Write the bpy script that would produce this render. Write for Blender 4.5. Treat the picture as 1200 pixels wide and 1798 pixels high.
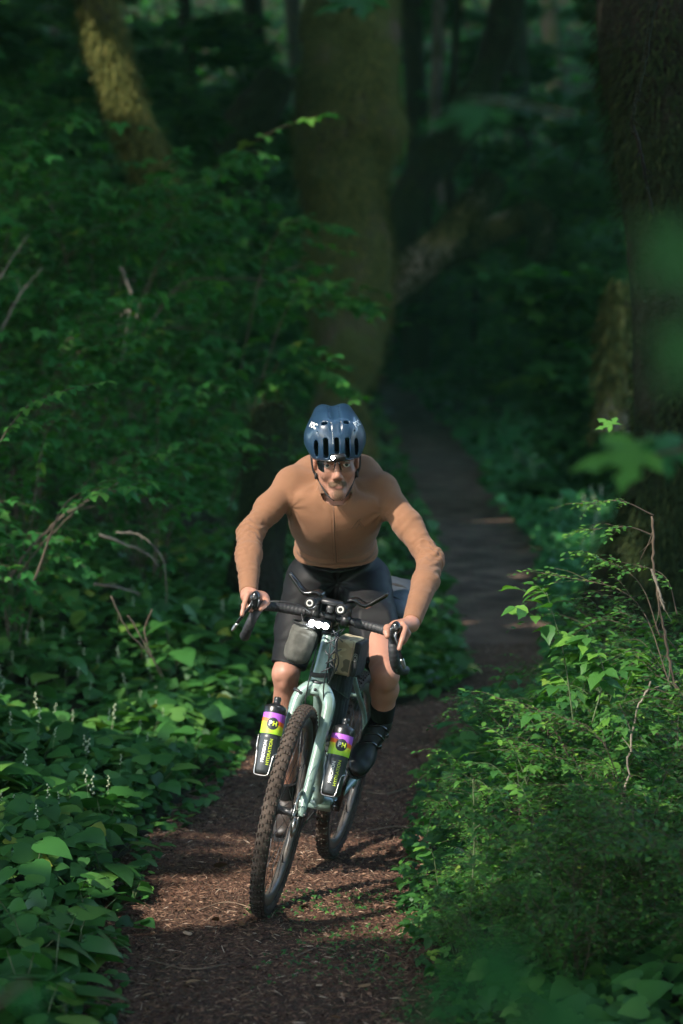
import bpy, math, random
import numpy as np
from mathutils import Vector, Matrix
from mathutils.bvhtree import BVHTree

PI = math.pi
for _o in list(bpy.data.objects):
    bpy.data.objects.remove(_o)
SC = bpy.context.scene
COL = SC.collection
RNG = np.random.default_rng(11)
random.seed(5)

# ------------------------------------------------------------------ camera
FPX = 4245.0            # focal length in photograph pixels (85 mm, 36 mm tall frame)
CAM_H = 1.67
PITCH = math.atan(179.0 / FPX)
cam = bpy.data.cameras.new('camera')
cam.sensor_fit = 'VERTICAL'
cam.sensor_height = 36.0
cam.lens = 85.0
cam.clip_start = 0.1
cam.clip_end = 600.0
cam.dof.use_dof = True
cam.dof.focus_distance = 8.15
cam.dof.aperture_fstop = 2.6
cam_o = bpy.data.objects.new('camera', cam)
cam_o.location = (0, 0, CAM_H)
cam_o.rotation_euler = (PI / 2 - PITCH, 0, 0)
COL.objects.link(cam_o)
SC.camera = cam_o

# ------------------------------------------------------------------ light
SUN_DIR = np.array([0.50, 0.50, -0.64]); SUN_DIR /= np.linalg.norm(SUN_DIR)
ELEV = math.asin(-SUN_DIR[2])
AZ = math.atan2(-SUN_DIR[0], -SUN_DIR[1])
world = bpy.data.worlds.new('World')
SC.world = world
world.use_nodes = True
wt = world.node_tree
wt.nodes.clear()
sky = wt.nodes.new('ShaderNodeTexSky')
sky.sky_type = 'NISHITA'
sky.sun_disc = False
sky.sun_elevation = ELEV
sky.sun_rotation = AZ % (2 * PI)
bg = wt.nodes.new('ShaderNodeBackground')
bg.inputs['Strength'].default_value = 0.15
wo = wt.nodes.new('ShaderNodeOutputWorld')
wt.links.new(sky.outputs[0], bg.inputs[0])
wt.links.new(bg.outputs[0], wo.inputs[0])
sun = bpy.data.lights.new('sun', 'SUN')
sun.energy = 2.3
sun.angle = math.radians(0.53)
sun.color = (1.0, 0.93, 0.83)
sun_o = bpy.data.objects.new('sun', sun)
sun_o.rotation_euler = Vector(SUN_DIR).to_track_quat('-Z', 'Y').to_euler()
sun_o.location = (-20, -18, 20)
COL.objects.link(sun_o)
SC.view_settings.view_transform = 'Standard'
SC.view_settings.look = 'None'
SC.view_settings.gamma = 1.0
SC.view_settings.exposure = 2.15
SC.view_settings.use_curve_mapping = False
SC.cycles.max_bounces = 6
SC.cycles.transparent_max_bounces = 8
SC.cycles.sample_clamp_indirect = 4.0

_cp, _sp = math.cos(PITCH), math.sin(PITCH)
def px(x, y, d):
    """point seen at photograph pixel (x, y) at world depth y = d"""
    u = (x - 600.0) / FPX; v = (899.0 - y) / FPX
    yy = _cp + v * _sp; zz = -_sp + v * _cp
    k = d / yy
    return np.array([u * k, d, CAM_H + zz * k])

# ------------------------------------------------------------------ numpy noise
def _hash(ix, iy, iz, seed):
    h = (ix * 374761393 + iy * 668265263 + iz * 2147483647 + seed * 974711) & 0xffffffff
    h = ((h ^ (h >> 13)) * 1274126177) & 0xffffffff
    h = (h ^ (h >> 16)) & 0xffffffff
    return h.astype(np.float64) / 4294967295.0
def noise3(p, scale=1.0, seed=0):
    q = np.asarray(p, dtype=np.float64) * scale
    i = np.floor(q).astype(np.int64); f = q - i
    f = f * f * (3 - 2 * f)
    r = 0
    for dx in (0, 1):
        wx = f[:, 0] if dx else 1 - f[:, 0]
        for dy in (0, 1):
            wy = f[:, 1] if dy else 1 - f[:, 1]
            for dz in (0, 1):
                wz = f[:, 2] if dz else 1 - f[:, 2]
                r = r + wx * wy * wz * _hash(i[:, 0] + dx, i[:, 1] + dy, i[:, 2] + dz, seed)
    return r * 2 - 1
def fbm(p, scale=1.0, octaves=4, seed=0):
    r = 0; a = 1; t = 0
    for o in range(octaves):
        r = r + a * noise3(p, scale * 2 ** o, seed + o); t += a; a *= .5
    return r / t

# ------------------------------------------------------------------ materials
def new_mat(name):
    m = bpy.data.materials.new(name); m.use_nodes = True
    nt = m.node_tree; b = nt.nodes['Principled BSDF']
    return m, nt, b
def simple(name, col, rough=.5, metal=0.0, spec=.5, bump=0.0, bscale=200.0, var=0.0, vscale=20.0, col2=None, coat=0.0, sheen=0.0, detail=4.0, stretch=None):
    m, nt, b = new_mat(name)
    b.inputs['Base Color'].default_value = (*col, 1)
    b.inputs['Roughness'].default_value = rough
    b.inputs['Metallic'].default_value = metal
    b.inputs['Specular IOR Level'].default_value = spec
    b.inputs['Coat Weight'].default_value = coat
    b.inputs['Sheen Weight'].default_value = sheen
    tc = nt.nodes.new('ShaderNodeTexCoord')
    src = tc.outputs['Object']
    if stretch:
        mp = nt.nodes.new('ShaderNodeMapping'); mp.inputs['Scale'].default_value = stretch
        nt.links.new(src, mp.inputs[0]); src = mp.outputs[0]
    if var > 0 or col2:
        n = nt.nodes.new('ShaderNodeTexNoise'); n.inputs['Scale'].default_value = vscale; n.inputs['Detail'].default_value = detail
        nt.links.new(src, n.inputs[0])
        r = nt.nodes.new('ShaderNodeValToRGB')
        c2 = col2 if col2 else tuple(c * (1 - var) for c in col)
        r.color_ramp.elements[0].position = .35; r.color_ramp.elements[0].color = (*c2, 1)
        r.color_ramp.elements[1].position = .65; r.color_ramp.elements[1].color = (*col, 1)
        nt.links.new(n.outputs[0], r.inputs[0]); nt.links.new(r.outputs[0], b.inputs['Base Color'])
    if bump > 0:
        n2 = nt.nodes.new('ShaderNodeTexNoise'); n2.inputs['Scale'].default_value = bscale; n2.inputs['Detail'].default_value = 5
        nt.links.new(src, n2.inputs[0])
        bp = nt.nodes.new('ShaderNodeBump'); bp.inputs['Strength'].default_value = bump; bp.inputs['Distance'].default_value = .003
        nt.links.new(n2.outputs[0], bp.inputs['Height']); nt.links.new(bp.outputs[0], b.inputs['Normal'])
    return m
def tinted(name, stops, rough=.5, spec=.4, transl=0.0, tcol=(.1, .3, .05)):
    """colour picked by the per-piece attribute 'tint' (0..1)"""
    m, nt, b = new_mat(name)
    at = nt.nodes.new('ShaderNodeAttribute'); at.attribute_name = 'tint'
    r = nt.nodes.new('ShaderNodeValToRGB')
    while len(r.color_ramp.elements) < len(stops):
        r.color_ramp.elements.new(.5)
    for e, (p_, c) in zip(r.color_ramp.elements, stops):
        e.position = p_; e.color = (*c, 1)
    nt.links.new(at.outputs['Fac'], r.inputs[0]); nt.links.new(r.outputs[0], b.inputs['Base Color'])
    b.inputs['Roughness'].default_value = rough
    b.inputs['Specular IOR Level'].default_value = spec
    if transl > 0:
        t = nt.nodes.new('ShaderNodeBsdfTranslucent')
        mx = nt.nodes.new('ShaderNodeMixRGB'); mx.blend_type = 'MULTIPLY'; mx.inputs[0].default_value = 1
        mx.inputs[2].default_value = (*tcol, 1)
        nt.links.new(r.outputs[0], mx.inputs[1]); nt.links.new(mx.outputs[0], t.inputs[0])
        ms = nt.nodes.new('ShaderNodeMixShader'); ms.inputs[0].default_value = transl
        out = nt.nodes['Material Output']
        nt.links.new(b.outputs[0], ms.inputs[1]); nt.links.new(t.outputs[0], ms.inputs[2]); nt.links.new(ms.outputs[0], out.inputs[0])
    return m

# ------------------------------------------------------------------ mesh helpers
def np_mesh(name, V, loops, starts, totals, mat=None, smooth=True, tint=None):
    me = bpy.data.meshes.new(name)
    V = np.ascontiguousarray(V, dtype=np.float32)
    me.vertices.add(len(V)); me.vertices.foreach_set('co', V.ravel())
    me.loops.add(len(loops)); me.loops.foreach_set('vertex_index', np.ascontiguousarray(loops, dtype=np.int32))
    me.polygons.add(len(starts))
    me.polygons.foreach_set('loop_start', np.ascontiguousarray(starts, dtype=np.int32))
    me.polygons.foreach_set('loop_total', np.ascontiguousarray(totals, dtype=np.int32))
    me.polygons.foreach_set('use_smooth', np.full(len(starts), bool(smooth)))
    if tint is not None:
        a = me.attributes.new('tint', 'FLOAT', 'POINT'); a.data.foreach_set('value', np.ascontiguousarray(tint, dtype=np.float32))
    me.update(calc_edges=True)
    if mat: me.materials.append(mat)
    return me
def pack(V, F, name='m', mat=None, smooth=True, tint=None):
    lens = [len(f) for f in F]
    loops = [i for f in F for i in f]
    st = np.concatenate([[0], np.cumsum(lens)[:-1]]) if F else []
    return np_mesh(name, np.array(V).reshape(-1, 3), loops, st, lens, mat, smooth, tint)

class MB:
    """collects shapes for ONE mesh object"""
    def __init__(s): s.V = []; s.F = []; s.T = []; s.t = .5
    def add(s, V, F):
        o = len(s.V); V = [tuple(map(float, v)) for v in V]; s.V += V; s.T += [s.t] * len(V)
        s.F += [tuple(i + o for i in f) for f in F]; return s
    def tube(s, pts, r, seg=10, closed=False, caps=True, flat=None, up=None):
        P = np.array(pts, dtype=float); n = len(P)
        R = np.full(n, r, dtype=float) if np.isscalar(r) else np.array(r, dtype=float)
        if closed: T = np.roll(P, -1, 0) - np.roll(P, 1, 0)
        else: T = np.gradient(P, axis=0)
        T /= np.linalg.norm(T, axis=1)[:, None] + 1e-12
        a = np.array(up, dtype=float) if up is not None else (np.array([0, 0, 1.]) if abs(T[0][2]) < .9 else np.array([1., 0, 0]))
        U = a - T[0] * a.dot(T[0]); U /= np.linalg.norm(U)
        rings = []
        for i in range(n):
            U = U - T[i] * U.dot(T[i]); U /= np.linalg.norm(U) + 1e-12
            if up is not None:
                U = a - T[i] * a.dot(T[i]); U /= np.linalg.norm(U) + 1e-12
            W = np.cross(T[i], U)
            fl = 1.0 if flat is None else (flat if np.isscalar(flat) else flat[i])
            for k in range(seg):
                th = 2 * PI * k / seg
                rings.append(P[i] + R[i] * (math.cos(th) * U + math.sin(th) * fl * W))
        F = []
        m = n if closed else n - 1
        for i in range(m):
            j = (i + 1) % n
            for k in range(seg):
                k2 = (k + 1) % seg
                F.append((i * seg + k, i * seg + k2, j * seg + k2, j * seg + k))
        if caps and not closed:
            F.append(tuple(range(seg - 1, -1, -1))); F.append(tuple((n - 1) * seg + k for k in range(seg)))
        return s.add(rings, F)
    def box(s, c, size, R=None, bevel=0.0):
        c = np.array(c, float); h = np.array(size, float) / 2
        if bevel > 0:
            V = []; b = min(bevel, min(h) * .9)
            for sx in (-1, 1):
                for sy in (-1, 1):
                    for sz in (-1, 1):
                        S = np.array([sx, sy, sz])
                        for ax in range(3):
                            v = S * (h - b); v[ax] = S[ax] * h[ax]; V.append(v)
            import itertools
            me = _hull(V)
            F = me
        else:
            V = [np.array([sx, sy, sz]) * h for sx in (-1, 1) for sy in (-1, 1) for sz in (-1, 1)]
            F = [(0, 1, 3, 2), (4, 6, 7, 5), (0, 4, 5, 1), (2, 3, 7, 6), (0, 2, 6, 4), (1, 5, 7, 3)]
        V = [(np.array(R) @ v if R is not None else v) + c for v in V]
        return s.add(V, F)
    def lathe(s, prof, axis_o, axis_d, seg=24, cap=False):
        """prof: list of (r, h) along axis"""
        d = np.array(axis_d, float); d /= np.linalg.norm(d)
        a = np.array([0, 0, 1.]) if abs(d[2]) < .9 else np.array([1., 0, 0])
        U = np.cross(d, a); U /= np.linalg.norm(U); W = np.cross(d, U); o = np.array(axis_o, float)
        V = []; F = []
        for (r, h) in prof:
            for k in range(seg):
                th = 2 * PI * k / seg
                V.append(o + d * h + (math.cos(th) * U + math.sin(th) * W) * r)
        for i in range(len(prof) - 1):
            for k in range(seg):
                k2 = (k + 1) % seg
                F.append((i * seg + k, i * seg + k2, (i + 1) * seg + k2, (i + 1) * seg + k))
        if cap:
            F.append(tuple(range(seg))); F.append(tuple((len(prof) - 1) * seg + k for k in range(seg - 1, -1, -1)))
        return s.add(V, F)
    def xf(s, M):
        M = np.array(M); V = np.array(s.V); s.V = [tuple(v) for v in (V @ M[:3, :3].T + M[:3, 3])]; return s
    def mesh(s, name, mat, smooth=True):
        return pack(s.V, s.F, name, mat, smooth, s.T)
def _hull(V):
    import bmesh
    bm = bmesh.new(); vs = [bm.verts.new(v) for v in V]
    for i, v in enumerate(vs): v.index = i
    bmesh.ops.convex_hull(bm, input=vs)
    bm.verts.index_update()
    key = {tuple(round(c, 7) for c in v): i for i, v in enumerate(V)}
    F = [tuple(key[tuple(round(c, 7) for c in np.array(v.co, dtype=float))] if tuple(round(c, 7) for c in np.array(v.co, dtype=float)) in key else min(range(len(V)), key=lambda i: (Vector(V[i]) - v.co).length) for v in f.verts) for f in bm.faces]
    bm.free(); return F

def spline(pts, n=8):
    P = np.array(pts, float)
    P = np.vstack([2 * P[0] - P[1], P, 2 * P[-1] - P[-2]])
    out = []
    for i in range(1, len(P) - 2):
        for k in range(n):
            t = k / n
            a, b, c, d = P[i - 1], P[i], P[i + 1], P[i + 2]
            out.append(.5 * ((2 * b) + (-a + c) * t + (2 * a - 5 * b + 4 * c - d) * t * t + (-a + 3 * b - 3 * c + d) * t ** 3))
    out.append(P[-2]); return np.array(out)

# ------------------------------------------------------------------ object helpers
def link(o, parent=None):
    COL.objects.link(o)
    if parent is not None:
        o.parent = parent
    return o
def tag(o, label=None, cat=None, group=None, kind=None):
    if label: o['label'] = label
    if cat: o['category'] = cat
    if group: o['group'] = group
    if kind: o['kind'] = kind
    return o
def obj(name, me, parent=None, loc=None, kind=None):
    o = bpy.data.objects.new(name, me); link(o, parent)
    if loc is not None: o.location = loc
    if kind: o['kind'] = kind
    return o
def wpart(name, me, root, kind=None):
    """mesh given in world coordinates, parented to a thing"""
    o = bpy.data.objects.new(name, me); link(o, root)
    M = Matrix.Identity(4); p = root
    while p is not None:
        M = p.matrix_parent_inverse @ p.matrix_basis @ M if p.parent is not None else p.matrix_basis @ M
        p = p.parent
    o.matrix_parent_inverse = M.inverted()
    if kind: o['kind'] = kind
    return o
def empty(name, label, cat, loc=(0, 0, 0), rotz=0, group=None):
    o = bpy.data.objects.new(name, None); COL.objects.link(o); o.empty_display_size = .1
    o.location = loc; o.rotation_euler = (0, 0, rotz)
    tag(o, label, cat, group); return o
def copy_tree(o, parent=None):
    c = o.copy(); COL.objects.link(c)
    if parent is not None:
        c.parent = parent
    for ch in list(o.children):
        copy_tree(ch, c)
    return c

def rot_from(N, yaw):
    """rotation matrices whose z axis is N, spun by yaw"""
    N = N / (np.linalg.norm(N, axis=1)[:, None] + 1e-9)
    A = np.stack([np.cos(yaw), np.sin(yaw), np.zeros_like(yaw)], 1)
    X = A - N * (A * N).sum(1)[:, None]; X /= np.linalg.norm(X, axis=1)[:, None] + 1e-9
    Y = np.cross(N, X)
    return np.stack([X, Y, N], 2)
def scatter(tpl, pos, R, scale, tint, name, mat, smooth=True):
    TV, TF = tpl
    TV = np.array(TV, float); n = len(pos); k = len(TV)
    sc_ = np.asarray(scale)
    if sc_.ndim == 1: sc_ = sc_[:, None, None] * np.ones((1, 1, 3))
    else: sc_ = sc_[:, None, :]
    L = TV[None] * sc_
    V = np.einsum('nij,nkj->nki', R, L) + pos[:, None]
    lf = np.concatenate([np.array(f) for f in TF]); tot = np.array([len(f) for f in TF])
    st = np.concatenate([[0], np.cumsum(tot)[:-1]])
    loops = (lf[None] + (np.arange(n) * k)[:, None]).ravel()
    starts = (st[None] + (np.arange(n) * len(lf))[:, None]).ravel()
    totals = np.tile(tot, n)
    return np_mesh(name, V.reshape(-1, 3), loops, starts, totals, mat, smooth, np.repeat(tint, k))

# ------------------------------------------------------------------ implicit surfaces
class SDF:
    def __init__(s, lo, hi, h):
        s.lo = np.array(lo, float); s.h = h
        s.n = np.ceil((np.array(hi) - s.lo) / h).astype(int) + 1
        s.F = np.full(s.n, .1, dtype=np.float32)
    def _sl(s, lo, hi):
        a = np.clip(np.floor((np.array(lo) - s.lo) / s.h).astype(int), 0, s.n); b = np.clip(np.ceil((np.array(hi) - s.lo) / s.h).astype(int) + 1, 0, s.n)
        sl = tuple(slice(int(x), int(y)) for x, y in zip(a, b))
        ax = [(s.lo[i] + s.h * np.arange(a[i], b[i])).astype(np.float32) for i in range(3)]
        return sl, ax[0][:, None, None], ax[1][None, :, None], ax[2][None, None, :]
    def _op(s, sl, d, k, sub=False):
        f = s.F[sl]
        if f.size == 0: return
        if sub:
            h = np.maximum(k - np.abs(f + d), 0) / max(k, 1e-6)
            s.F[sl] = np.maximum(f, -d) + h * h * k * .25
        else:
            h = np.maximum(k - np.abs(f - d), 0) / max(k, 1e-6)
            s.F[sl] = np.minimum(f, d) - h * h * k * .25
    def cone(s, a, b, ra, rb, k=.01, sub=False):
        a = np.array(a, float); b = np.array(b, float); m = max(ra, rb) + k + .012
        sl, X, Y, Z = s._sl(np.minimum(a, b) - m, np.maximum(a, b) + m)
        ba = b - a; L = ba.dot(ba) + 1e-12
        t = np.clip(((X - a[0]) * ba[0] + (Y - a[1]) * ba[1] + (Z - a[2]) * ba[2]) / L, 0, 1)
        d = np.sqrt((X - a[0] - t * ba[0]) ** 2 + (Y - a[1] - t * ba[1]) ** 2 + (Z - a[2] - t * ba[2]) ** 2) - (ra + (rb - ra) * t)
        s._op(sl, d.astype(np.float32), k, sub); return s
    def chain(s, pts, rs, k=.01, sub=False):
        for i in range(len(pts) - 1): s.cone(pts[i], pts[i + 1], rs[i], rs[i + 1], k, sub)
        return s
    def ell(s, c, r, R=None, k=.01, sub=False, grow=0):
        c = np.array(c, float); r = np.array(r, float) + grow; m = r.max() + k + .012
        sl, X, Y, Z = s._sl(c - m, c + m)
        X = X - c[0]; Y = Y - c[1]; Z = Z - c[2]
        if R is not None:
            R = np.array(R)      # columns = local axes in the grid frame
            X, Y, Z = (R[0, 0] * X + R[1, 0] * Y + R[2, 0] * Z), (R[0, 1] * X + R[1, 1] * Y + R[2, 1] * Z), (R[0, 2] * X + R[1, 2] * Y + R[2, 2] * Z)
        k0 = np.sqrt((X / r[0]) ** 2 + (Y / r[1]) ** 2 + (Z / r[2]) ** 2)
        k1 = np.sqrt((X / r[0] ** 2) ** 2 + (Y / r[1] ** 2) ** 2 + (Z / r[2] ** 2) ** 2) + 1e-6
        s._op(sl, (k0 * (k0 - 1) / k1).astype(np.float32), k, sub); return s
    def rbox(s, c, half, rad, R=None, k=.004, sub=False):
        c = np.array(c, float); hb = np.array(half, float); m = np.linalg.norm(hb) + k + .012
        sl, X, Y, Z = s._sl(c - m, c + m)
        X = X - c[0]; Y = Y - c[1]; Z = Z - c[2]
        if R is not None:
            R = np.array(R)
            X, Y, Z = (R[0, 0] * X + R[1, 0] * Y + R[2, 0] * Z), (R[0, 1] * X + R[1, 1] * Y + R[2, 1] * Z), (R[0, 2] * X + R[1, 2] * Y + R[2, 2] * Z)
        qx = np.abs(X) - hb[0] + rad; qy = np.abs(Y) - hb[1] + rad; qz = np.abs(Z) - hb[2] + rad
        d = np.sqrt(np.maximum(qx, 0) ** 2 + np.maximum(qy, 0) ** 2 + np.maximum(qz, 0) ** 2) + np.minimum(np.maximum(np.maximum(qx, qy), qz), 0) - rad
        s._op(sl, d.astype(np.float32), k, sub); return s
    def cut(s, p, n, c=None, rad=None, k=.004):
        """remove everything on the +n side of the plane, within rad of c"""
        p = np.array(p, float); n = np.array(n, float); n /= np.linalg.norm(n)
        if c is None: lo, hi = s.lo, s.lo + s.h * s.n
        else: lo, hi = np.array(c) - rad, np.array(c) + rad
        sl, X, Y, Z = s._sl(lo, hi)
        d = -((X - p[0]) * n[0] + (Y - p[1]) * n[1] + (Z - p[2]) * n[2])
        if c is not None:
            e = np.sqrt((X - c[0]) ** 2 + (Y - c[1]) ** 2 + (Z - c[2]) ** 2) - rad
            d = np.maximum(d, e)
        s._op(sl, d.astype(np.float32), k, True); return s
    def arrays(s):
        F = s.F; F[0] = F[-1] = .1; F[:, 0] = F[:, -1] = .1; F[:, :, 0] = F[:, :, -1] = .1
        ins = F < 0
        nx, ny, nz = F.shape
        cnt = np.zeros((nx - 1, ny - 1, nz - 1), dtype=np.int8)
        O = [(i, j, k) for i in (0, 1) for j in (0, 1) for k in (0, 1)]
        for (i, j, k) in O: cnt += ins[i:nx - 1 + i, j:ny - 1 + j, k:nz - 1 + k]
        C = np.argwhere((cnt > 0) & (cnt < 8))
        pos = np.zeros((len(C), 3)); num = np.zeros(len(C))
        for (i, j, k) in O:
            for ax in range(3):
                if (i, j, k)[ax] == 1: continue
                o2 = [i, j, k]; o2[ax] = 1
                A = F[C[:, 0] + i, C[:, 1] + j, C[:, 2] + k]; B = F[C[:, 0] + o2[0], C[:, 1] + o2[1], C[:, 2] + o2[2]]
                m = (A < 0) != (B < 0)
                t = np.where(m, A / np.where(m, A - B, 1), 0)
                e = np.tile(np.array([i, j, k], float), (len(C), 1)); e[:, ax] += t
                pos[m] += e[m]; num[m] += 1
        V = (C + pos / num[:, None]) * s.h + s.lo
        vid = np.full(cnt.shape, -1, dtype=np.int32); vid[C[:, 0], C[:, 1], C[:, 2]] = np.arange(len(C))
        Q = []
        for ax in range(3):
            a = [slice(1, -1)] * 3; a[ax] = slice(0, -1); b = [slice(1, -1)] * 3; b[ax] = slice(1, None)
            A = ins[tuple(a)]; B = ins[tuple(b)]
            E = np.argwhere(A != B)
            sg = A[E[:, 0], E[:, 1], E[:, 2]]
            off = np.ones(3, int); off[ax] = 0
            E = E + off
            u, v = [(1, 2), (2, 0), (0, 1)][ax]
            def g(du, dv):
                P = E.copy(); P[:, u] -= du; P[:, v] -= dv
                return vid[P[:, 0], P[:, 1], P[:, 2]]
            q = np.stack([g(1, 1), g(0, 1), g(0, 0), g(1, 0)], 1)
            q[~sg] = q[~sg][:, ::-1]
            Q.append(q)
        return V, np.concatenate(Q)
    def mesh(s, name, mat, disp=None, relax=1):
        V, Q = s.arrays()
        for _ in range(relax): V = relax_v(V, Q)
        if disp is not None:
            V = disp(V, vnormals(V, Q))
        return np_mesh(name, V, Q.ravel(), np.arange(len(Q)) * 4, np.full(len(Q), 4), mat, True)
def relax_v(V, Q, f=.5):
    S = np.zeros_like(V); N = np.zeros(len(V))
    for i in range(4):
        j = (i + 1) % 4
        for a, b in ((Q[:, i], Q[:, j]), (Q[:, j], Q[:, i])):
            for c in range(3): S[:, c] += np.bincount(a, weights=V[b, c], minlength=len(V))
            N += np.bincount(a, minlength=len(V))
    return V * (1 - f) + f * S / np.maximum(N, 1)[:, None]
def vnormals(V, Q):
    n = np.cross(V[Q[:, 2]] - V[Q[:, 0]], V[Q[:, 3]] - V[Q[:, 1]])
    N = np.zeros_like(V)
    for i in range(4):
        for c in range(3): N[:, c] += np.bincount(Q[:, i], weights=n[:, c], minlength=len(V))
    return N / (np.linalg.norm(N, axis=1)[:, None] + 1e-12)
def bvh_of(me, M=None):
    V = [v.co for v in me.vertices]
    return BVHTree.FromPolygons([tuple(v) for v in V], [tuple(p.vertices) for p in me.polygons])
def frame(z, x_hint):
    z = np.array(z, float); z /= np.linalg.norm(z); x = np.array(x_hint, float); x = x - z * x.dot(z); x /= np.linalg.norm(x)
    return np.stack([x, np.cross(z, x), z], 1)
# ================================================================== TERRAIN
EL = np.array([(-6, -.9), (5, -.72), (6.5, -.72), (7.6, -.78), (8.9, -.84), (10.6, -.66), (12.0, -.58), (12.8, -.2), (13.4, .30), (14.0, .62), (20, .68), (28, .66), (36, .74), (46, .43), (55, .26), (62, -.6), (72, -3), (130, -9)])
ER = np.array([(-6, .7), (5, .5), (6.5, .36), (7.6, .30), (8.4, .30), (9.1, .34), (10.5, .42), (12.2, .66), (13.2, 1.16), (14, 1.32), (20, 1.75), (28, 1.98), (36, 2.1), (46, 1.5), (55, .86), (62, .1), (72, -2.2), (130, -8)])
PROF = np.array([(-10, 0), (12, 0), (15, .05), (20, .35), (28, .61), (36, .99), (46, 1.89), (55, 2.6), (70, 6.0), (90, 15), (110, 30), (150, 50)])
def xl(y): return np.interp(y, EL[:, 0], EL[:, 1])
def xr(y): return np.interp(y, ER[:, 0], ER[:, 1])
def terrain(x, y):
    x = np.asarray(x, float); y = np.asarray(y, float)
    z = np.interp(y, PROF[:, 0], PROF[:, 1])
    dl = np.maximum(xl(y) - x, 0); dr = np.maximum(x - xr(y), 0)
    ramp = np.clip((y - 7.5) / 7, 0, 1)
    z = z + .05 * np.clip(dl / .3, 0, 1) + ramp * .34 * np.maximum(dl - .4, 0) ** 1.1 * np.exp(-dl / 14)
    z = z + .04 * np.clip(dr / .3, 0, 1) + np.clip((y - 14) / 20, 0, 1) * .16 * np.maximum(dr - .3, 0)
    sh = x.shape
    P = np.stack([x.ravel(), y.ravel(), np.zeros(x.size)], 1)
    nz = fbm(P, .6, 3, 3).reshape(sh)
    away = np.clip((dl + dr) / .8, 0, 1)
    return z + nz * (.01 + .12 * away) + fbm(P, 7, 2, 9).reshape(sh) * .012 * away

def grid_mesh(name, xs, ys, fz, mat):
    X, Y = np.meshgrid(xs, ys); Z = fz(X, Y)
    V = np.stack([X.ravel(), Y.ravel(), Z.ravel()], 1)
    nx, ny = len(xs), len(ys)
    i, j = np.meshgrid(np.arange(nx - 1), np.arange(ny - 1)); a = (j * nx + i).ravel()
    Q = np.stack([a, a + 1, a + 1 + nx, a + nx], 1)
    return np_mesh(name, V, Q.ravel(), np.arange(len(Q)) * 4, np.full(len(Q), 4), mat, True)

M_SOIL = simple('leaf litter soil', (.030, .021, .012), .95, spec=.2, bump=.8, bscale=40, vscale=6, col2=(.012, .014, .006))
def path_material():
    m, nt, b = new_mat('bark mulch trail')
    tc = nt.nodes.new('ShaderNodeTexCoord')
    n1 = nt.nodes.new('ShaderNodeTexNoise'); n1.inputs['Scale'].default_value = 2.2; n1.inputs['Detail'].default_value = 5
    n2 = nt.nodes.new('ShaderNodeTexNoise'); n2.inputs['Scale'].default_value = 60; n2.inputs['Detail'].default_value = 8; n2.inputs['Roughness'].default_value = .7
    vo = nt.nodes.new('ShaderNodeTexVoronoi'); vo.inputs['Scale'].default_value = 90
    mp = nt.nodes.new('ShaderNodeMapping'); mp.inputs['Scale'].default_value = (1, .55, 1)
    nt.links.new(tc.outputs['Object'], mp.inputs[0])
    nt.links.new(tc.outputs['Object'], n1.inputs[0]); nt.links.new(mp.outputs[0], n2.inputs[0]); nt.links.new(mp.outputs[0], vo.inputs[0])
    r2 = nt.nodes.new('ShaderNodeValToRGB')
    e = r2.color_ramp.elements; e[0].position = .3; e[0].color = (.034, .019, .014, 1); e[1].position = .72; e[1].color = (.20, .108, .066, 1)
    x = e.new(.52); x.color = (.115, .056, .034, 1)
    nt.links.new(n2.outputs[0], r2.inputs[0])
    r1 = nt.nodes.new('ShaderNodeValToRGB'); e = r1.color_ramp.elements; e[0].position = .35; e[0].color = (.55, .6, .6, 1); e[1].position = .65; e[1].color = (1, 1, 1, 1)
    nt.links.new(n1.outputs[0], r1.inputs[0])
    mx = nt.nodes.new('ShaderNodeMixRGB'); mx.blend_type = 'MULTIPLY'; mx.inputs[0].default_value = 1
    nt.links.new(r2.outputs[0], mx.inputs[1]); nt.links.new(r1.outputs[0], mx.inputs[2])
    # beyond the bend the trail is packed grey-brown earth
    sx = nt.nodes.new('ShaderNodeSeparateXYZ'); nt.links.new(tc.outputs['Object'], sx.inputs[0])
    mr = nt.nodes.new('ShaderNodeMapRange'); mr.inputs[1].default_value = 11.0; mr.inputs[2].default_value = 19.0; nt.links.new(sx.outputs[1], mr.inputs[0])
    n5 = nt.nodes.new('ShaderNodeTexNoise'); n5.inputs['Scale'].default_value = 3.5; n5.inputs['Detail'].default_value = 9; nt.links.new(tc.outputs['Object'], n5.inputs[0])
    r5 = nt.nodes.new('ShaderNodeValToRGB'); e = r5.color_ramp.elements; e[0].position = .35; e[0].color = (.055, .036, .026, 1); e[1].position = .68; e[1].color = (.185, .125, .085, 1); nt.links.new(n5.outputs[0], r5.inputs[0])
    m5 = nt.nodes.new('ShaderNodeMixRGB'); nt.links.new(mr.outputs[0], m5.inputs[0]); nt.links.new(mx.outputs[0], m5.inputs[1]); nt.links.new(r5.outputs[0], m5.inputs[2]); nt.links.new(m5.outputs[0], b.inputs['Base Color'])
    ad = nt.nodes.new('ShaderNodeMath'); ad.operation = 'ADD'; nt.links.new(n2.outputs[0], ad.inputs[0]); nt.links.new(vo.outputs[0], ad.inputs[1])
    bp = nt.nodes.new('ShaderNodeBump'); bp.inputs['Strength'].default_value = .9; bp.inputs['Distance'].default_value = .012
    nt.links.new(ad.outputs[0], bp.inputs['Height']); nt.links.new(bp.outputs[0], b.inputs['Normal'])
    b.inputs['Roughness'].default_value = .9; b.inputs['Specular IOR Level'].default_value = .25
    return m
M_PATH = path_material()

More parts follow.
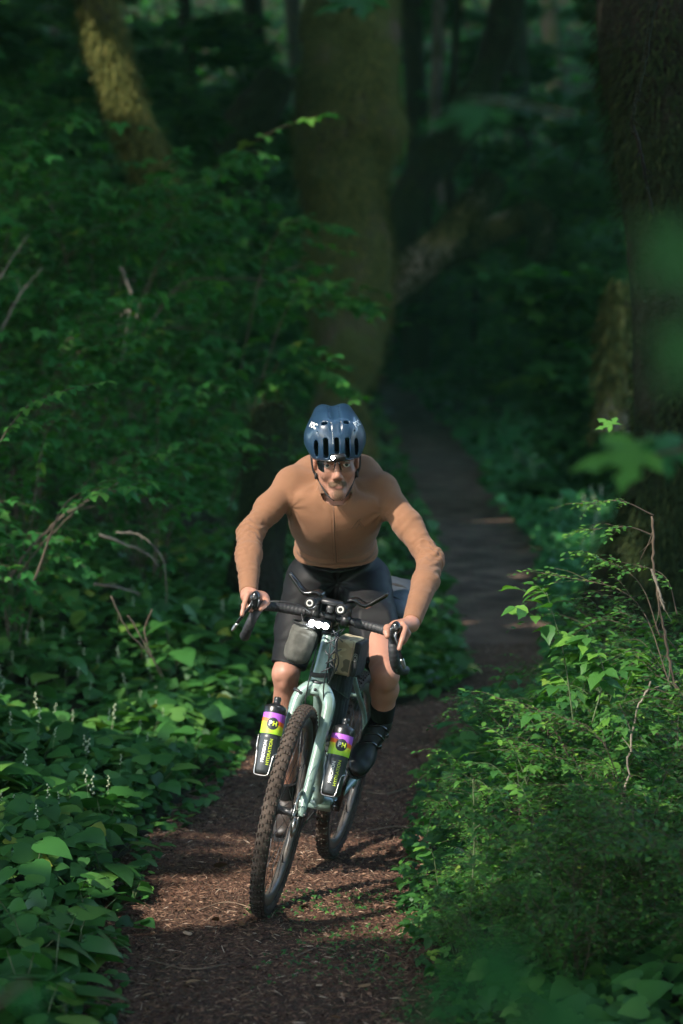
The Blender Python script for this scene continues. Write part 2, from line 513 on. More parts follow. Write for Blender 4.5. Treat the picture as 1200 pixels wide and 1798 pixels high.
def _terr(X, Y):
    Z = terrain(X, Y)
    w = np.minimum(X - xl(Y), xr(Y) - X)
    return Z - .035 * np.clip(w / .12, 0, 1)
xs = np.concatenate([np.linspace(-70, -8, 40)[:-1], np.linspace(-8, -2.2, 40)[:-1], np.linspace(-2.2, 2.4, 130)[:-1], np.linspace(2.4, 10, 40)[:-1], np.linspace(10, 70, 40)])
ys = np.concatenate([np.linspace(-30, 5, 24)[:-1], np.linspace(5, 15, 230)[:-1], np.linspace(15, 60, 200)[:-1], np.linspace(60, 150, 60)])
tag(obj('ground', grid_mesh('ground', xs, ys, _terr, M_SOIL)), kind='structure')

def path_z(X, Y):
    P = np.stack([X.ravel(), Y.ravel(), np.zeros(X.size)], 1)
    b = (fbm(P, 3.0, 3, 21) * .012 + np.abs(fbm(P, 26, 3, 22)) * .014 + np.abs(noise3(P, 90, 23)) * .004).reshape(X.shape)
    w = np.minimum(X - xl(Y), xr(Y) - X)
    rut = .012 * np.cos((X - (xl(Y) + xr(Y)) / 2) * 5)
    return terrain(X, Y) + (b - rut * 0 + .004) * np.clip(w / .05 + .2, 0, 1) - .05 * np.clip((.03 - w) / .15, 0, 1)
def path_mesh():
    t = np.concatenate([np.linspace(4.5, 12, 620)[:-1], np.linspace(12, 22, 260)[:-1], np.linspace(22, 66, 240)])
    s = np.linspace(-.06, 1.06, 110)
    Y, S = np.meshgrid(t, s, indexing='ij')
    wob = noise3(np.stack([Y.ravel(), Y.ravel() * 0, (S.ravel() > .5) * 50.], 1), 2.2, 31).reshape(Y.shape) * (.07 + .16 * np.clip((Y - 13) / 6, 0, 1))
    X = xl(Y) + (xr(Y) - xl(Y)) * S + wob * np.abs(S - .5) * 2
    Z = path_z(X, Y)
    V = np.stack([X.ravel(), Y.ravel(), Z.ravel()], 1); nx, ny = len(s), len(t)
    i, j = np.meshgrid(np.arange(nx - 1), np.arange(ny - 1)); a = (j * nx + i).ravel()
    Q = np.stack([a, a + 1, a + 1 + nx, a + nx], 1)
    return np_mesh('path', V, Q.ravel(), np.arange(len(Q)) * 4, np.full(len(Q), 4), M_PATH, True)
tag(obj('dirt_path', path_mesh()), kind='structure')

# ------------------------------------------------------------------ litter on the trail
def litter():
    n = 90000
    y = 5.0 + 11 * RNG.random(n) ** 1.15
    s = RNG.random(n) * 1.16 - .08
    x = xl(y) + (xr(y) - xl(y)) * s
    z = path_z(x, y) + .002 + RNG.random(n) * .004
    N = np.stack([RNG.normal(0, .35, n), RNG.normal(0, .35, n), np.ones(n)], 1)
    R = rot_from(N, RNG.random(n) * 2 * PI)
    needle = ([(-.5, -.03, 0), (.5, -.03, .02), (.5, .03, .02), (-.5, .03, 0), (0, 0, .09)], [(0, 1, 4), (1, 2, 4), (2, 3, 4), (3, 0, 4)])
    chip = ([(-.5, -.22, 0), (.1, -.35, .05), (.5, .05, 0), (.12, .34, .04), (-.42, .2, .02), (0, 0, .16)], [(0, 1, 5), (1, 2, 5), (2, 3, 5), (3, 4, 5), (4, 0, 5)])
    k = int(n * .55)
    mat = tinted('bark chips and needles', [(0, (.022, .012, .009)), (.45, (.10, .052, .034)), (.8, (.21, .12, .075)), (.95, (.32, .22, .15)), (1, (.46, .36, .27))], .85, .25)
    P = np.stack([x, y, z], 1)
    t = RNG.random(n) ** 1.3
    a = scatter(needle, P[:k], R[:k], .010 + .032 * RNG.random(k) ** 2, t[:k], 'needles', mat, False)
    b = scatter(chip, P[k:], R[k:], .0045 + .014 * RNG.random(n - k) ** 2.5, t[k:] * .85, 'chips', mat, False)
    tag(obj('fallen_needles', a), 'dry needles scattered over the brown trail', 'needles', kind='stuff')
    tag(obj('bark_chips', b), 'crumbs of bark and mulch covering the brown trail', 'bark chips', kind='stuff')
    return mat
M_LIT = litter()
M_TWIG = simple('dry twig', (.21, .14, .09), .8, var=.5, vscale=30)
def ground_z(x, y): return float(path_z(np.array([[x]]), np.array([[y]]))[0, 0])
def chip_thing(px_, py_, size, lab, mat, rot):
    d = 7089 / (py_ - 720.); x = (px_ - 600) / FPX * d
    m = MB(); V = [(-.5, -.16, 0), (.3, -.24, .0), (.5, -.02, 0), (.42, .2, 0), (-.4, .14, 0)]
    V2 = [(a * .92, b * .8, .16) for a, b, c in V]
    m.add(V + V2, [(0, 4, 3, 2, 1), (5, 6, 7, 8, 9)] + [(i, (i + 1) % 5, 5 + (i + 1) % 5, 5 + i) for i in range(5)])
    o = obj('wood_chip', m.mesh('wood_chip', mat, False)); o.location = (x, d, ground_z(x, d) + .006); o.scale = (size,) * 3; o.rotation_euler = (.12, .1, rot)
    tag(o, lab, 'wood chip')
M_PALE = simple('pale split wood', (.42, .29, .19), .8, var=.3, vscale=40, stretch=(1, 8, 1))
chip_thing(328, 1655, .034, 'pale split wood chip alone on the trail left of the front tyre', M_PALE, -.7)
chip_thing(560, 1752, .02, 'tiny tan chip on the trail near the bottom edge of the photo', M_PALE, .4)
chip_thing(620, 1700, .022, 'small tan chip on the shaded trail in front of the tyre', M_PALE, 1.4)
def twig_thing(pts_px, r, lab):
    P = []
    for (a, b) in pts_px:
        d = 7089 / (b - 720.); x = (a - 600) / FPX * d; P.append((x, d, ground_z(x, d) + .010))
    P = spline(P, 5); m = MB(); m.tube(P, np.linspace(r, r * .5, len(P)), 6)
    tag(obj('twig', m.mesh('twig', M_TWIG)), lab, 'twig')
twig_thing([(345, 1610), (400, 1597), (470, 1618)], .003, 'thin curved twig lying left of the front tyre')
twig_thing([(520, 1698), (560, 1680), (590, 1686)], .003, 'short grey twig on the trail below the front tyre')
twig_thing([(620, 1395), (680, 1400), (730, 1388)], .004, 'pale twig on the trail right of the rear wheel')
twig_thing([(640, 1470), (700, 1462), (742, 1470)], .004, 'straight twig across the trail behind the right shoe')
twig_thing([(300, 1440), (350, 1425), (420, 1432)], .0035, 'long thin twig on the trail beside the left leafy edge')
twig_thing([(240, 1700), (330, 1725), (400, 1716)], .003, 'slim brown twig near the lower left edge of the trail')

# ================================================================== LEAF SHAPES
def leaf_tpl(outline, fold=.12, droop=.15, cup=0.0):
    """outline: half-outline [(x along, y out)] from base to tip; midrib raised, both halves folded"""
    V = []; F = []
    n = len(outline)
    for (x, y) in outline: V.append((x, 0, -droop * x * x))
    for (x, y) in outline: V.append((x, y, fold * y - droop * x * x - cup * y * y))
    for (x, y) in outline: V.append((x, -y, fold * y - droop * x * x - cup * y * y))
    for i in range(n - 1):
        F.append((i, i + 1, n + i + 1, n + i)); F.append((i + 1, i, 2 * n + i, 2 * n + i + 1))
    return V, F
HEART = leaf_tpl([(0, 0), (-.16, .22), (-.08, .42), (.18, .5), (.45, .4), (.72, .22), (.9, .08), (1.0, 0)], .10, .3, .35)
HEART_LO = leaf_tpl([(0, 0), (-.1, .38), (.3, .48), (.7, .24), (1.0, 0)], .10, .3, .3)
OVAL = leaf_tpl([(0, 0), (.25, .22), (.6, .25), (1.0, 0)], .2, .12)
OVATE = leaf_tpl([(0, 0), (.12, .2), (.32, .33), (.5, .27), (.56, .3), (.78, .13), (1.0, 0)], .22, .28)
OVATE_LO = leaf_tpl([(0, 0), (.3, .32), (.65, .2), (1.0, 0)], .22, .28)
SPEAR = leaf_tpl([(0, 0), (.35, .14), (1.0, 0)], .2, .25)
def tri_leaf(tpl, s2=.75):
    """three leaflets on one stalk"""
    V, F = tpl; V = np.array(V, float); out = []; FF = []
    for a, s, off in ((0, 1, (.12, 0, 0)), (1.25, s2, (0.02, .02, 0)), (-1.25, s2, (0.02, -.02, 0))):
        c, sn = math.cos(a), math.sin(a)
        W = V * s; W = np.stack([W[:, 0] * c - W[:, 1] * sn, W[:, 0] * sn + W[:, 1] * c, W[:, 2]], 1) + off
        o = len(out) * 1; FF += [tuple(i + o for i in f) for f in F]; out += list(W)
    return out, FF
TRI = tri_leaf(OVATE); TRI_LO = tri_leaf(OVATE_LO)
def maple_tpl(lobes=5, detail=1):
    V = [(0, 0, 0)]; F = []
    angs = np.radians([-118, -62, 0, 62, 118]); L = [.55, .88, 1.0, .88, .55]
    pts = []
    for a, l in zip(angs, L):
        c, s = math.cos(a), math.sin(a); w = .17 * l
        for (u, v) in [(.42 * l, -w * 1.0), (.62 * l, -w * .95), (.60 * l, -w * 1.5), (.8 * l, -w * .55), (l, 0), (.8 * l, w * .55), (.60 * l, w * 1.5), (.62 * l, w * .95), (.42 * l, w * 1.0)]:
            pts.append((u * c - v * s, u * s + v * c))
    for (x, y) in pts:
        r = math.hypot(x, y); V.append((x, y, -.28 * r * r + .05 * math.cos(5 * math.atan2(y, x))))
    for i in range(1, len(pts)): F.append((0, i, i + 1))
    return V, F
MAPLE = maple_tpl()
MAPLE_LO = ([(0, 0, 0), (-.2, .5, -.1), (.15, .35, 0), (.5, .75, -.15), (.5, .3, 0), (1, 0, -.2), (.5, -.3, 0), (.5, -.75, -.15), (.15, -.35, 0), (-.2, -.5, -.1)], [(0, 2, 1), (0, 4, 3, 2), (0, 6, 5, 4), (0, 8, 7, 6), (0, 9, 8)])

G = lambda r, g, b: (r, g, b)
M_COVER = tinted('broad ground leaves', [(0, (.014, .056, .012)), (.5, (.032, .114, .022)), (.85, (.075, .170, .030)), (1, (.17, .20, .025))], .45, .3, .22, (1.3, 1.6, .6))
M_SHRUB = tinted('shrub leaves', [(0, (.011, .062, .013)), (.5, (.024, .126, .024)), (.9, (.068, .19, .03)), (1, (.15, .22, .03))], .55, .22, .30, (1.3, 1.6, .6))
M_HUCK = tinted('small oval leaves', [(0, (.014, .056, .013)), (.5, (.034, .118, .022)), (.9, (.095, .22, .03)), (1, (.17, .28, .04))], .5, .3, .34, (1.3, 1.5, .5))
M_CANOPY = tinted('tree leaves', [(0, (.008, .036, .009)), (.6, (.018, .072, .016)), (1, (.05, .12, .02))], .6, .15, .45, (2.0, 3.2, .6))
M_STEM = simple('green stem', (.07, .10, .035), .6, var=.3, vscale=20)
M_WOODY = simple('woody cane', (.075, .052, .032), .85, var=.5, vscale=15)
M_DEAD = simple('bleached dead branch', (.19, .16, .12), .85, var=.6, vscale=12)
M_CARPET = tinted('brightened low carpet leaves', [(0, (.016, .070, .020)), (.5, (.030, .145, .040)), (1, (.08, .22, .06))], .5, .3, .3, (1.3, 1.6, .7))  # greens lightened to make up for weak light on the right slope
M_FLOWER = simple('cream flower spike', (.42, .48, .30), .7)

# ================================================================== GROUND COVER (masses)
def nrm_up(n, s): return np.stack([RNG.normal(0, s, n), RNG.normal(-.25, s, n), np.ones(n)], 1)
def cover(n, xf, yr, size, hgt, tpl, mat, name, label, tilt=.35, bias=1.0, cat='ground cover'):
    y = yr[0] + (yr[1] - yr[0]) * RNG.random(n) ** bias
    x, keep = xf(y, RNG.random(n))
    P2 = np.stack([x, y, np.zeros(n)], 1)
    den = fbm(P2, 1.3, 2, 77)
    keep = keep & (den + RNG.random(n) * .9 > .1)
    x, y = x[keep], y[keep]; m = len(x)
    h = hgt * (.35 + .65 * RNG.random(m)) * (1 + .5 * fbm(np.stack([x, y, np.zeros(m)], 1), 1.7, 2, 5))
    z = terrain(x, y) + h
    sc = size * (.55 + .75 * RNG.random(m))
    t = np.clip(.45 + .3 * RNG.normal(0, 1, m) * .7, 0, 1)
    me = scatter(tpl, np.stack([x, y, z], 1), rot_from(nrm_up(m, tilt), RNG.random(m) * 2 * PI), sc, t, name, mat)
    return tag(obj(name, me), label, cat, kind='stuff')
def left_x(span, near=.04):
    def f(y, u):
        d = near + span * u; return xl(y) - d, np.ones(len(u), bool)
    return f
def right_x(span, near=.04, lim=99):
    def f(y, u):
        d = near + span * u; x = xr(y) + d; return x, x < lim
    return f
cover(7500, left_x(1.9, .02), (5.2, 10.5), .072, .17, HEART, M_COVER, 'ground_cover', 'broad heart-shaped leaves carpeting the left verge in front', .38)
cover(5200, left_x(2.6, .02), (10, 14.5), .09, .20, HEART, M_COVER, 'ground_cover', 'broad leaves carpeting the bank behind the left hand', .38)
cover(900, lambda y, u: (xl(y) - .25 + u * .5 - .12, (y > 12.2)), (12.2, 16), .08, .16, HEART_LO, M_COVER, 'ground_cover', 'low leaves on the verge behind the rear wheel', .4)
cover(9500, left_x(5.2, -.16), (14, 30), .11, .22, HEART_LO, M_COVER, 'ground_cover', 'low leaves left of the far trail behind the rider', .45)
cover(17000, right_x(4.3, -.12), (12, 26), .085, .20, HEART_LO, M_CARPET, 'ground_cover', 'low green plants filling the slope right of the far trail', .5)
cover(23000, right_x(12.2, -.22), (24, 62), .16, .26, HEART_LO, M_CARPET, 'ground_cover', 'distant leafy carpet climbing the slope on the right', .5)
cover(9500, left_x(12.2, -.2), (26, 62), .17, .3, HEART_LO, M_COVER, 'ground_cover', 'distant leafy carpet left of the big mossy trunk', .5)
# foliage on the far hill, many layers deep
def far_wood():
    n = 80000
    y = 52 + 66 * RNG.random(n) ** 1.1; x = (RNG.random(n) * 2 - 1) * (10 + y * .22)
    hh = RNG.random(n) ** 1.6 * (3.2 + 2.5 * fbm(np.stack([x, y, x * 0], 1), .16, 2, 8))
    hh = hh * (1 + np.clip((y - 70) / 20, 0, 1) * .9); z = terrain(x, y) + .1 + hh
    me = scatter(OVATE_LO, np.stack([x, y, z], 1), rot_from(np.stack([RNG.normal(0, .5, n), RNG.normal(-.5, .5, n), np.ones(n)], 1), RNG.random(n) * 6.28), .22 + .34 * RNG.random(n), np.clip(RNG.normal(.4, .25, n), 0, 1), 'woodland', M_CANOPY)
    tag(obj('woodland', me), 'dense dark green undergrowth covering the far hillside', 'undergrowth', kind='stuff')
far_wood()
def mid_wood():
    n = 26000
    y = 38 + 22 * RNG.random(n); x = (RNG.random(n) * 2 - 1) * (y * .19); hh = RNG.random(n) ** 1.2 * (5.5 + 3 * fbm(np.stack([x, y, x * 0], 1), .22, 2, 18)) * np.clip((y - 34) / 14, .1, 1)
    k = (np.abs(x - (xl(y) + xr(y)) / 2) > .9 + (xr(y) - xl(y)) / 2); x, y, hh = x[k], y[k], hh[k]; n = len(x)
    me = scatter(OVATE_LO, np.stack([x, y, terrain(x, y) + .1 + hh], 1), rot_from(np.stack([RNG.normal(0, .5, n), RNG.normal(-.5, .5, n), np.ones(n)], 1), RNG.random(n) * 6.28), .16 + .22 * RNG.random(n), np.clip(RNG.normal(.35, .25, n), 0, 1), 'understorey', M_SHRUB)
    tag(obj('understorey', me), 'dark green understorey filling the gaps between the far trunks', 'undergrowth', kind='stuff')
mid_wood()
cover(900, left_x(.34, -.16), (5.2, 12.5), .045, .05, HEART, M_COVER, 'ground_cover', 'small low leaves straying onto the left edge of the trail', .35)
def sprigs():  # added sprigs stand in for out-of-focus foliage and greenish ground
    n = 3000; y = 5.4 + 2.9 * RNG.random(n); x = xl(y) + (xr(y) - xl(y)) * (1.05 - .62 * RNG.random(n) ** 1.6)
    k = fbm(np.stack([x, y, x * 0], 1), 3.2, 3, 61) + .5 * RNG.random(n) > .16; x, y = x[k], y[k]; n = len(x)
    me = scatter(TRI_LO, np.stack([x, y, path_z(x, y) + .006 + .012 * RNG.random(n)], 1), rot_from(nrm_up(n, .4), RNG.random(n) * 6.28), .006 + .009 * RNG.random(n), np.clip(RNG.normal(.3, .2, n), 0, 1), 'green_tint_sprigs', M_COVER)
    tag(obj('green_tint_sprigs', me), 'tiny green sprigs standing in for green blur over the near trail right of centre', 'moss', kind='stuff')
sprigs()
M_BROWNLEAF = tinted('dry leaf', [(0, (.07, .035, .018)), (1, (.24, .14, .07))], .8, .2)
for i in range(22):
    y = float(RNG.uniform(5.8, 11.5)); x = float(xl(y) + (xr(y) - xl(y)) * RNG.uniform(.05, .95)); tpl = [HEART, OVATE, OVAL, MAPLE][i % 4]
    me = scatter(tpl, np.zeros((1, 3)), np.eye(3)[None], np.array([.022 + .03 * RNG.random()]), np.array([RNG.random()]), 'fallen_leaf', M_BROWNLEAF)
    o = obj('fallen_leaf', me); o.location = (x, y, ground_z(x, y) + .012); o.rotation_euler = (RNG.normal(0, .25), RNG.normal(0, .25), RNG.random() * 6.28)
    tag(o, 'dry brown leaf fallen on the mulch of the trail', 'leaf', 'dry leaves fallen on the trail')
# pale flower spikes
def flowers(n, yr, xf, name, lab, s=.06):
    y = yr[0] + (yr[1] - yr[0]) * RNG.random(n); x, k = xf(y, RNG.random(n)); x, y = x[k], y[k]; n = len(x)
    z = terrain(x, y) + .15 + .08 * RNG.random(n)
    V = []; F = []
    for i in range(6):
        a = i * 2.4; zz = i / 6.; r = .10 * (1 - zz * .6); o = len(V)
        c = (math.cos(a) * r, math.sin(a) * r, zz)
        V += [(c[0] + .08, c[1], c[2]), (c[0] - .05, c[1] + .07, c[2]), (c[0] - .05, c[1] - .07, c[2]), (c[0], c[1], c[2] + .14)]
        F += [(o, o + 1, o + 3), (o + 1, o + 2, o + 3), (o + 2, o, o + 3), (o + 2, o + 1, o)]
    o = len(V); V += [(-.012, 0, -1.2), (.012, 0, -1.2), (0, 0, 1)]; F += [(o, o + 1, o + 2)]
    me = scatter((V, F), np.stack([x, y, z], 1), rot_from(np.stack([RNG.normal(0, .12, n), RNG.normal(0, .12, n), np.ones(n)], 1), RNG.random(n) * 6), s * (.7 + .6 * RNG.random(n)), np.full(n, .5), name, M_FLOWER)
    tag(obj(name, me), lab, 'flowers', kind='stuff')
flowers(120, (8, 14), left_x(1.8, .1), 'flower_spikes', 'pale flower spikes standing in the broad leaves on the left bank')
flowers(420, (15, 32), right_x(3.5, .2), 'flower_spikes', 'pale flower spikes in the plants right of the far trail', .09)

# ================================================================== BROAD-LEAVED PLANTS (countable, in front)
def make_plant(seed, nl, name='broadleaf_plant', tpl=HEART, mat=M_COVER, size=.1, h=.16):
    r = np.random.default_rng(seed); root = empty(name, None, None)
    st = MB()
    for i in range(nl):
        a = 2 * PI * i / nl + r.normal(0, .4); L = h * (.6 + .7 * r.random()); out = .03 + .08 * r.random()
        tip = np.array([math.cos(a) * out, math.sin(a) * out, L])
        st.tube(spline([(0, 0, 0), tip * [.3, .3, .6], tip], 3), .0016, 5)
        s = size * (.7 + .6 * r.random())
        me = scatter(tpl, np.zeros((1, 3)), np.eye(3)[None], np.array([s]), np.array([np.clip(r.normal(.5, .22), 0, 1)]), 'leaf', mat)
        o = obj('leaf', me, root, tip)
        o.rotation_euler = (r.normal(0, .25), r.normal(.12, .2), a + r.normal(0, .3))
    obj('stem', st.mesh('stem', M_STEM), root)
    return root
protos = [make_plant(100 + i, 3 + i % 4) for i in range(7)]
def place(proto, first, x, y, rz, s, label, cat, group):
    o = proto if first else copy_tree(proto)
    o.location = (x, y, float(terrain(np.array([x]), np.array([y]))[0]) - .01); o.rotation_euler = (0, 0, rz); o.scale = (s,) * 3
    tag(o, label, cat, group); return o
used = [False] * len(protos)
gp = [('broad-leaved plants edging the left of the trail', 'low broad-leaved green plant edging the left side of the trail', 78, (5.9, 11.8), True),
      ('broad-leaved plants on the left bank', 'taller broad-leaved green plant on the bank left of the rider', 42, (8.5, 13.5), False)]
for grp, lab, cnt, yr, edge in gp:
    for i in range(cnt):
        y = yr[0] + (yr[1] - yr[0]) * RNG.random(); d = (.0 + .3 * RNG.random() ** 1.3 if edge else .35 + 1.1 * RNG.random())
        k = RNG.integers(len(protos)); place(protos[k], not used[k], float(xl(y)) - d, y, RNG.random() * 6.28, (.75 + .5 * RNG.random()) * (1 if edge else 1.25), lab, 'plant', grp); used[k] = True
def at_ground(px_, py_):
    d = 7089 / (py_ - 720.); return (px_ - 600) / FPX * d, d
for (a, b, s, lab) in [(232, 1600, .62, 'small lone seedling on the trail edge left of the front wheel'),
                       (195, 1690, .5, 'tiny leafy plant in the mulch at lower left'),
                       (770, 1225, .9, 'leafy plant at the verge just right of the left knee')]:
    x, y = at_ground(a, b); place(protos[2], False, x, y, 1.3, s, lab, 'plant', None)
for k in range(len(protos)):
    if not used[k]: place(protos[k], True, float(xl(9.)) - .5, 9., 0, 1, gp[0][1], 'plant', gp[0][0])

# ================================================================== SHRUBS
def make_shrub(seed, n_canes, height, spread, tpl, leaf, gap, mat, wood, name, arch=1.0, sub=3, twig_leaf_parts=0, flat=.35, hang=-.15, thick=.006):
    r = np.random.default_rng(seed); root = empty(name, None, None)
    st = MB(); P = []; N = []; Yw = []; S = []
    for c in range(n_canes):
        a = 2 * PI * c / n_canes + r.normal(0, .35); hh = height * (.55 + .5 * r.random()); sp = spread * (.35 + .75 * r.random())
        d = np.array([math.cos(a), math.sin(a), 0]); w = np.array([-d[1], d[0], 0])
        K = [np.zeros(3) + d * .04, d * sp * .22 + [0, 0, hh * .5] + w * r.normal(0, .05), d * sp * .6 + [0, 0, hh * .9] + w * r.normal(0, .1), d * sp * 1.0 + [0, 0, hh * (1.0 - .12 * arch)] + w * r.normal(0, .15)]
        C = spline(K, 7); st.tube(C, np.linspace(thick, thick * .35, len(C)), 5)
        br = [C[int(len(C) * .3):]]
        for b in range(sub * 3):
            i = int(len(C) * (.22 + .7 * r.random())); i = min(i, len(C) - 2); b0 = C[i]
            ang = a + r.normal(0, 1.0); dd = np.array([math.cos(ang), math.sin(ang), r.normal(.18, .22)]); L = spread * (.25 + .4 * r.random())
            B = spline([b0, b0 + dd * L * .5 + [0, 0, .04], b0 + dd * L + [0, 0, -.05 * arch]], 6)
            st.tube(B, np.linspace(thick * .4, thick * .2, len(B)), 4); br.append(B)
        for B in br:
            seg = np.linalg.norm(np.diff(B, axis=0), axis=1); tot = seg.sum(); n = max(2, int(tot / gap)); cs = np.concatenate([[0], np.cumsum(seg)])
            for i in range(n):
                s_ = tot * (i + .5 + r.normal(0, .2)) / n; s_ = min(max(s_, 0), tot * .999); q = np.array([np.interp(s_, cs, B[:, k]) for k in range(3)])
                j = min(int(np.searchsorted(cs, s_)), len(B) - 1); t = B[j] - B[max(j - 1, 0)]; ya = math.atan2(t[1], t[0]) + (1 if i % 2 else -1) * (.9 + r.normal(0, .25))
                if i == n - 1: ya = math.atan2(t[1], t[0])
                P.append(q + np.array([math.cos(ya), math.sin(ya), 0]) * .01); Yw.append(ya); N.append((r.normal(hang * math.cos(ya) * -1, flat), r.normal(hang * math.sin(ya) * -1, flat), 1)); S.append(leaf * (.55 + .75 * r.random()))
    P = np.array(P); N = np.array(N); Yw = np.array(Yw); S = np.array(S); T = np.clip(r.normal(.45, .2, len(P)) + .15 * (P[:, 2] / height - .5), 0, 1)
    order = np.argsort(-np.linalg.norm(P * [1, 1, .6], axis=1)); pick = order[:twig_leaf_parts]; rest = np.setdiff1d(np.arange(len(P)), pick)
    R = rot_from(N, Yw)
    obj('stems', st.mesh('stems', wood), root)
    obj('foliage', scatter(tpl, P[rest], R[rest], S[rest], T[rest], 'foliage', mat), root, kind='stuff')
    if len(pick):
        ms = [scatter(tpl, np.zeros((1, 3)), np.eye(3)[None], np.array([1.]), np.array([tv]), 'leaf', mat) for tv in (.3, .45, .6, .8)]
        for k, i in enumerate(pick):
            o = obj('leaf', ms[k % 4], root, P[i]); o.rotation_euler = Matrix(R[i].tolist()).to_euler(); o.scale = (S[i],) * 3
    return root
def put(o, x, y, rz, s, label, cat='shrub', group=None, dz=-.03):
    o.location = (x, y, float(terrain(np.array([x]), np.array([y]))[0]) + dz); o.rotation_euler = (0, 0, rz); o.scale = (s, s, s) if np.isscalar(s) else s
    tag(o, label, cat, group); return o
# left: tall arching canes with three-part leaves
S1 = [make_shrub(201 + i, 9, 1.9, 1.05, TRI, .085, .075, M_SHRUB, M_WOODY, 'leafy_shrub', twig_leaf_parts=26) for i in range(3)]
S2 = [make_shrub(231 + i, 10, 2.6, 1.5, TRI_LO, .10, .085, M_SHRUB, M_WOODY, 'leafy_shrub', sub=4) for i in range(3)]
spots = [ # x, y, scale, proto set, label
    (-2.05, 11.2, .62, 0, 'leafy shrub reaching in at the left edge, level with the hands'),
    (-2.0, 9.3, .42, 1, 'small-leaved low bush at the left edge above the broad leaves'),
    (-1.75, 12.9, .72, 1, 'mid-height bush left of the rider with dead branches beneath'),
    (-1.15, 14.4, .78, 2, 'bush directly behind the bent left elbow'),
    (-1.9, 14.6, .9, 0, 'dense bush with drooping three-part leaves at mid left'),
    (-2.7, 13.4, .95, 2, 'dark bush cut by the left edge at rider height'),
    (-1.25, 16.4, 1.0, 1, 'arching shrub whose branch ends beside the helmet'),
    (-1.7, 17.2, 1.1, 3, 'tall shrub behind the pale dead twigs'),
    (-2.6, 17.0, 1.05, 4, 'tall dense shrub at far left above shoulder height'),
    (-1.75, 18.8, 1.05, 5, 'tall shrub overhanging the foot of the big mossy trunk'),
    (-2.3, 20.2, 1.05, 4, 'tall shrub standing left of the big mossy trunk'),
    (-2.5, 20.8, 1.1, 3, 'tall shrub growing below the leaning mossy trunk'),
    (-3.5, 19.0, 1.1, 5, 'tall dark shrub at the left edge below the treetops'),
    (-2.0, 23.0, 1.0, 3, 'shrub peeking between the two mossy trunks'),
    (-3.4, 24.0, 1.2, 4, 'shrub behind the leaning mossy trunk'),
    (-2.7, 27.0, 1.0, 5, 'shadowed shrub in the gap between the mossy trunks'),
    (-4.6, 27.0, 1.4, 3, 'shadowed shrub high at the far left'),
]
allp = S1 + S2; seen = set()
for i, (x, y, s, k, lab) in enumerate(spots):
    o = allp[k] if k not in seen else copy_tree(allp[k]); seen.add(k)
    put(o, x, y, RNG.random() * 6.28, s, lab)
# single arching sprays reaching over to the trunk
def spray(base, mid, end, n, leaf, lab, seed, tpl=TRI, mat=M_SHRUB, wood=M_WOODY, rad=.006, hang=.0, name='leafy_branch', parts=40, side=.3):
    r = np.random.default_rng(seed); base = np.array(base); root = empty(name, lab, 'branch', base)
    C = spline([(0, 0, 0), np.array(mid) - base, np.array(end) - base], 12); st = MB(); st.tube(C, np.linspace(rad, rad * .3, len(C)), 6)
    P = []; Yw = []
    brs = [C[len(C) // 3:]]
    for b in range(int(n / 8)):
        i = int(len(C) * (.3 + .65 * r.random())); i = min(i, len(C) - 2); t = C[i + 1] - C[i]; t /= np.linalg.norm(t)
        a = math.atan2(t[1], t[0]) + r.choice([-1, 1]) * (.5 + .6 * r.random()); d = np.array([math.cos(a), math.sin(a), t[2] * .5 + r.normal(0, .15)]); L = side * (.5 + r.random())
        B = spline([C[i], C[i] + d * L * .5, C[i] + d * L + [0, 0, -.02]], 5); st.tube(B, np.linspace(rad * .4, rad * .15, len(B)), 4); brs.append(B)
    per = max(2, n // len(brs))
    for B in brs:
        for k in range(per):
            f = (k + .7) / per * (len(B) - 1); i = min(int(f), len(B) - 2); q = B[i] + (B[i + 1] - B[i]) * (f - i); t = B[i + 1] - B[i]
            P.append(q); Yw.append(math.atan2(t[1], t[0]) + (1 if k % 2 else -1) * .8 * (k < per - 1) + r.normal(0, .2))
    m = len(P); N = np.stack([r.normal(0, .25, m), r.normal(-.15, .25, m), np.ones(m)], 1); N[:, 0] += hang * np.cos(Yw); N[:, 1] += hang * np.sin(Yw)
    R = rot_from(N, np.array(Yw)); obj('stems', st.mesh('stems', wood), root)
    S = leaf * (.6 + .6 * r.random(m)); T = np.clip(r.normal(.55, .2, m), 0, 1); P = np.array(P)
    k = min(parts, m)
    if m > k: obj('foliage', scatter(tpl, P[k:], R[k:], S[k:], T[k:], 'foliage', mat), root, kind='stuff')
    ms = [scatter(tpl, np.zeros((1, 3)), np.eye(3)[None], np.array([1.]), np.array([tv]), 'leaf', mat) for tv in (.4, .55, .7, .9)]
    for i in range(k):
        o = obj('leaf', ms[i % 4], root, P[i]); o.rotation_euler = Matrix(R[i].tolist()).to_euler(); o.scale = (S[i],) * 3
    return root
spray(px(400, 760, 17), px(480, 420, 17), px(585, 395, 17), 60, .11, 'arching leafy branch whose tip crosses the big trunk high up', 1)
spray(px(420, 800, 16.5), px(520, 520, 16.5), px(650, 560, 16.5), 70, .11, 'arching leafy branch whose tip reaches the foot of the big trunk', 2)
spray(px(400, 900, 16), px(500, 620, 16), px(600, 690, 16), 70, .10, 'leafy branch drooping just above the helmet', 3)
spray(px(60, 1020, 10.8), px(120, 880, 10.8), px(215, 860, 10.8), 40, .07, 'brown-stemmed sprig pointing right at the left edge', 4)
spray(px(-20, 830, 10.5), px(10, 760, 10.5), px(60, 700, 10.5), 30, .06, 'upright sprig at the left edge with small bright leaves', 5)
spray(px(250, 520, 17), px(300, 420, 17), px(330, 395, 17), 12, .12, 'sprig with one large pale leaf above the left shrubs', 6)
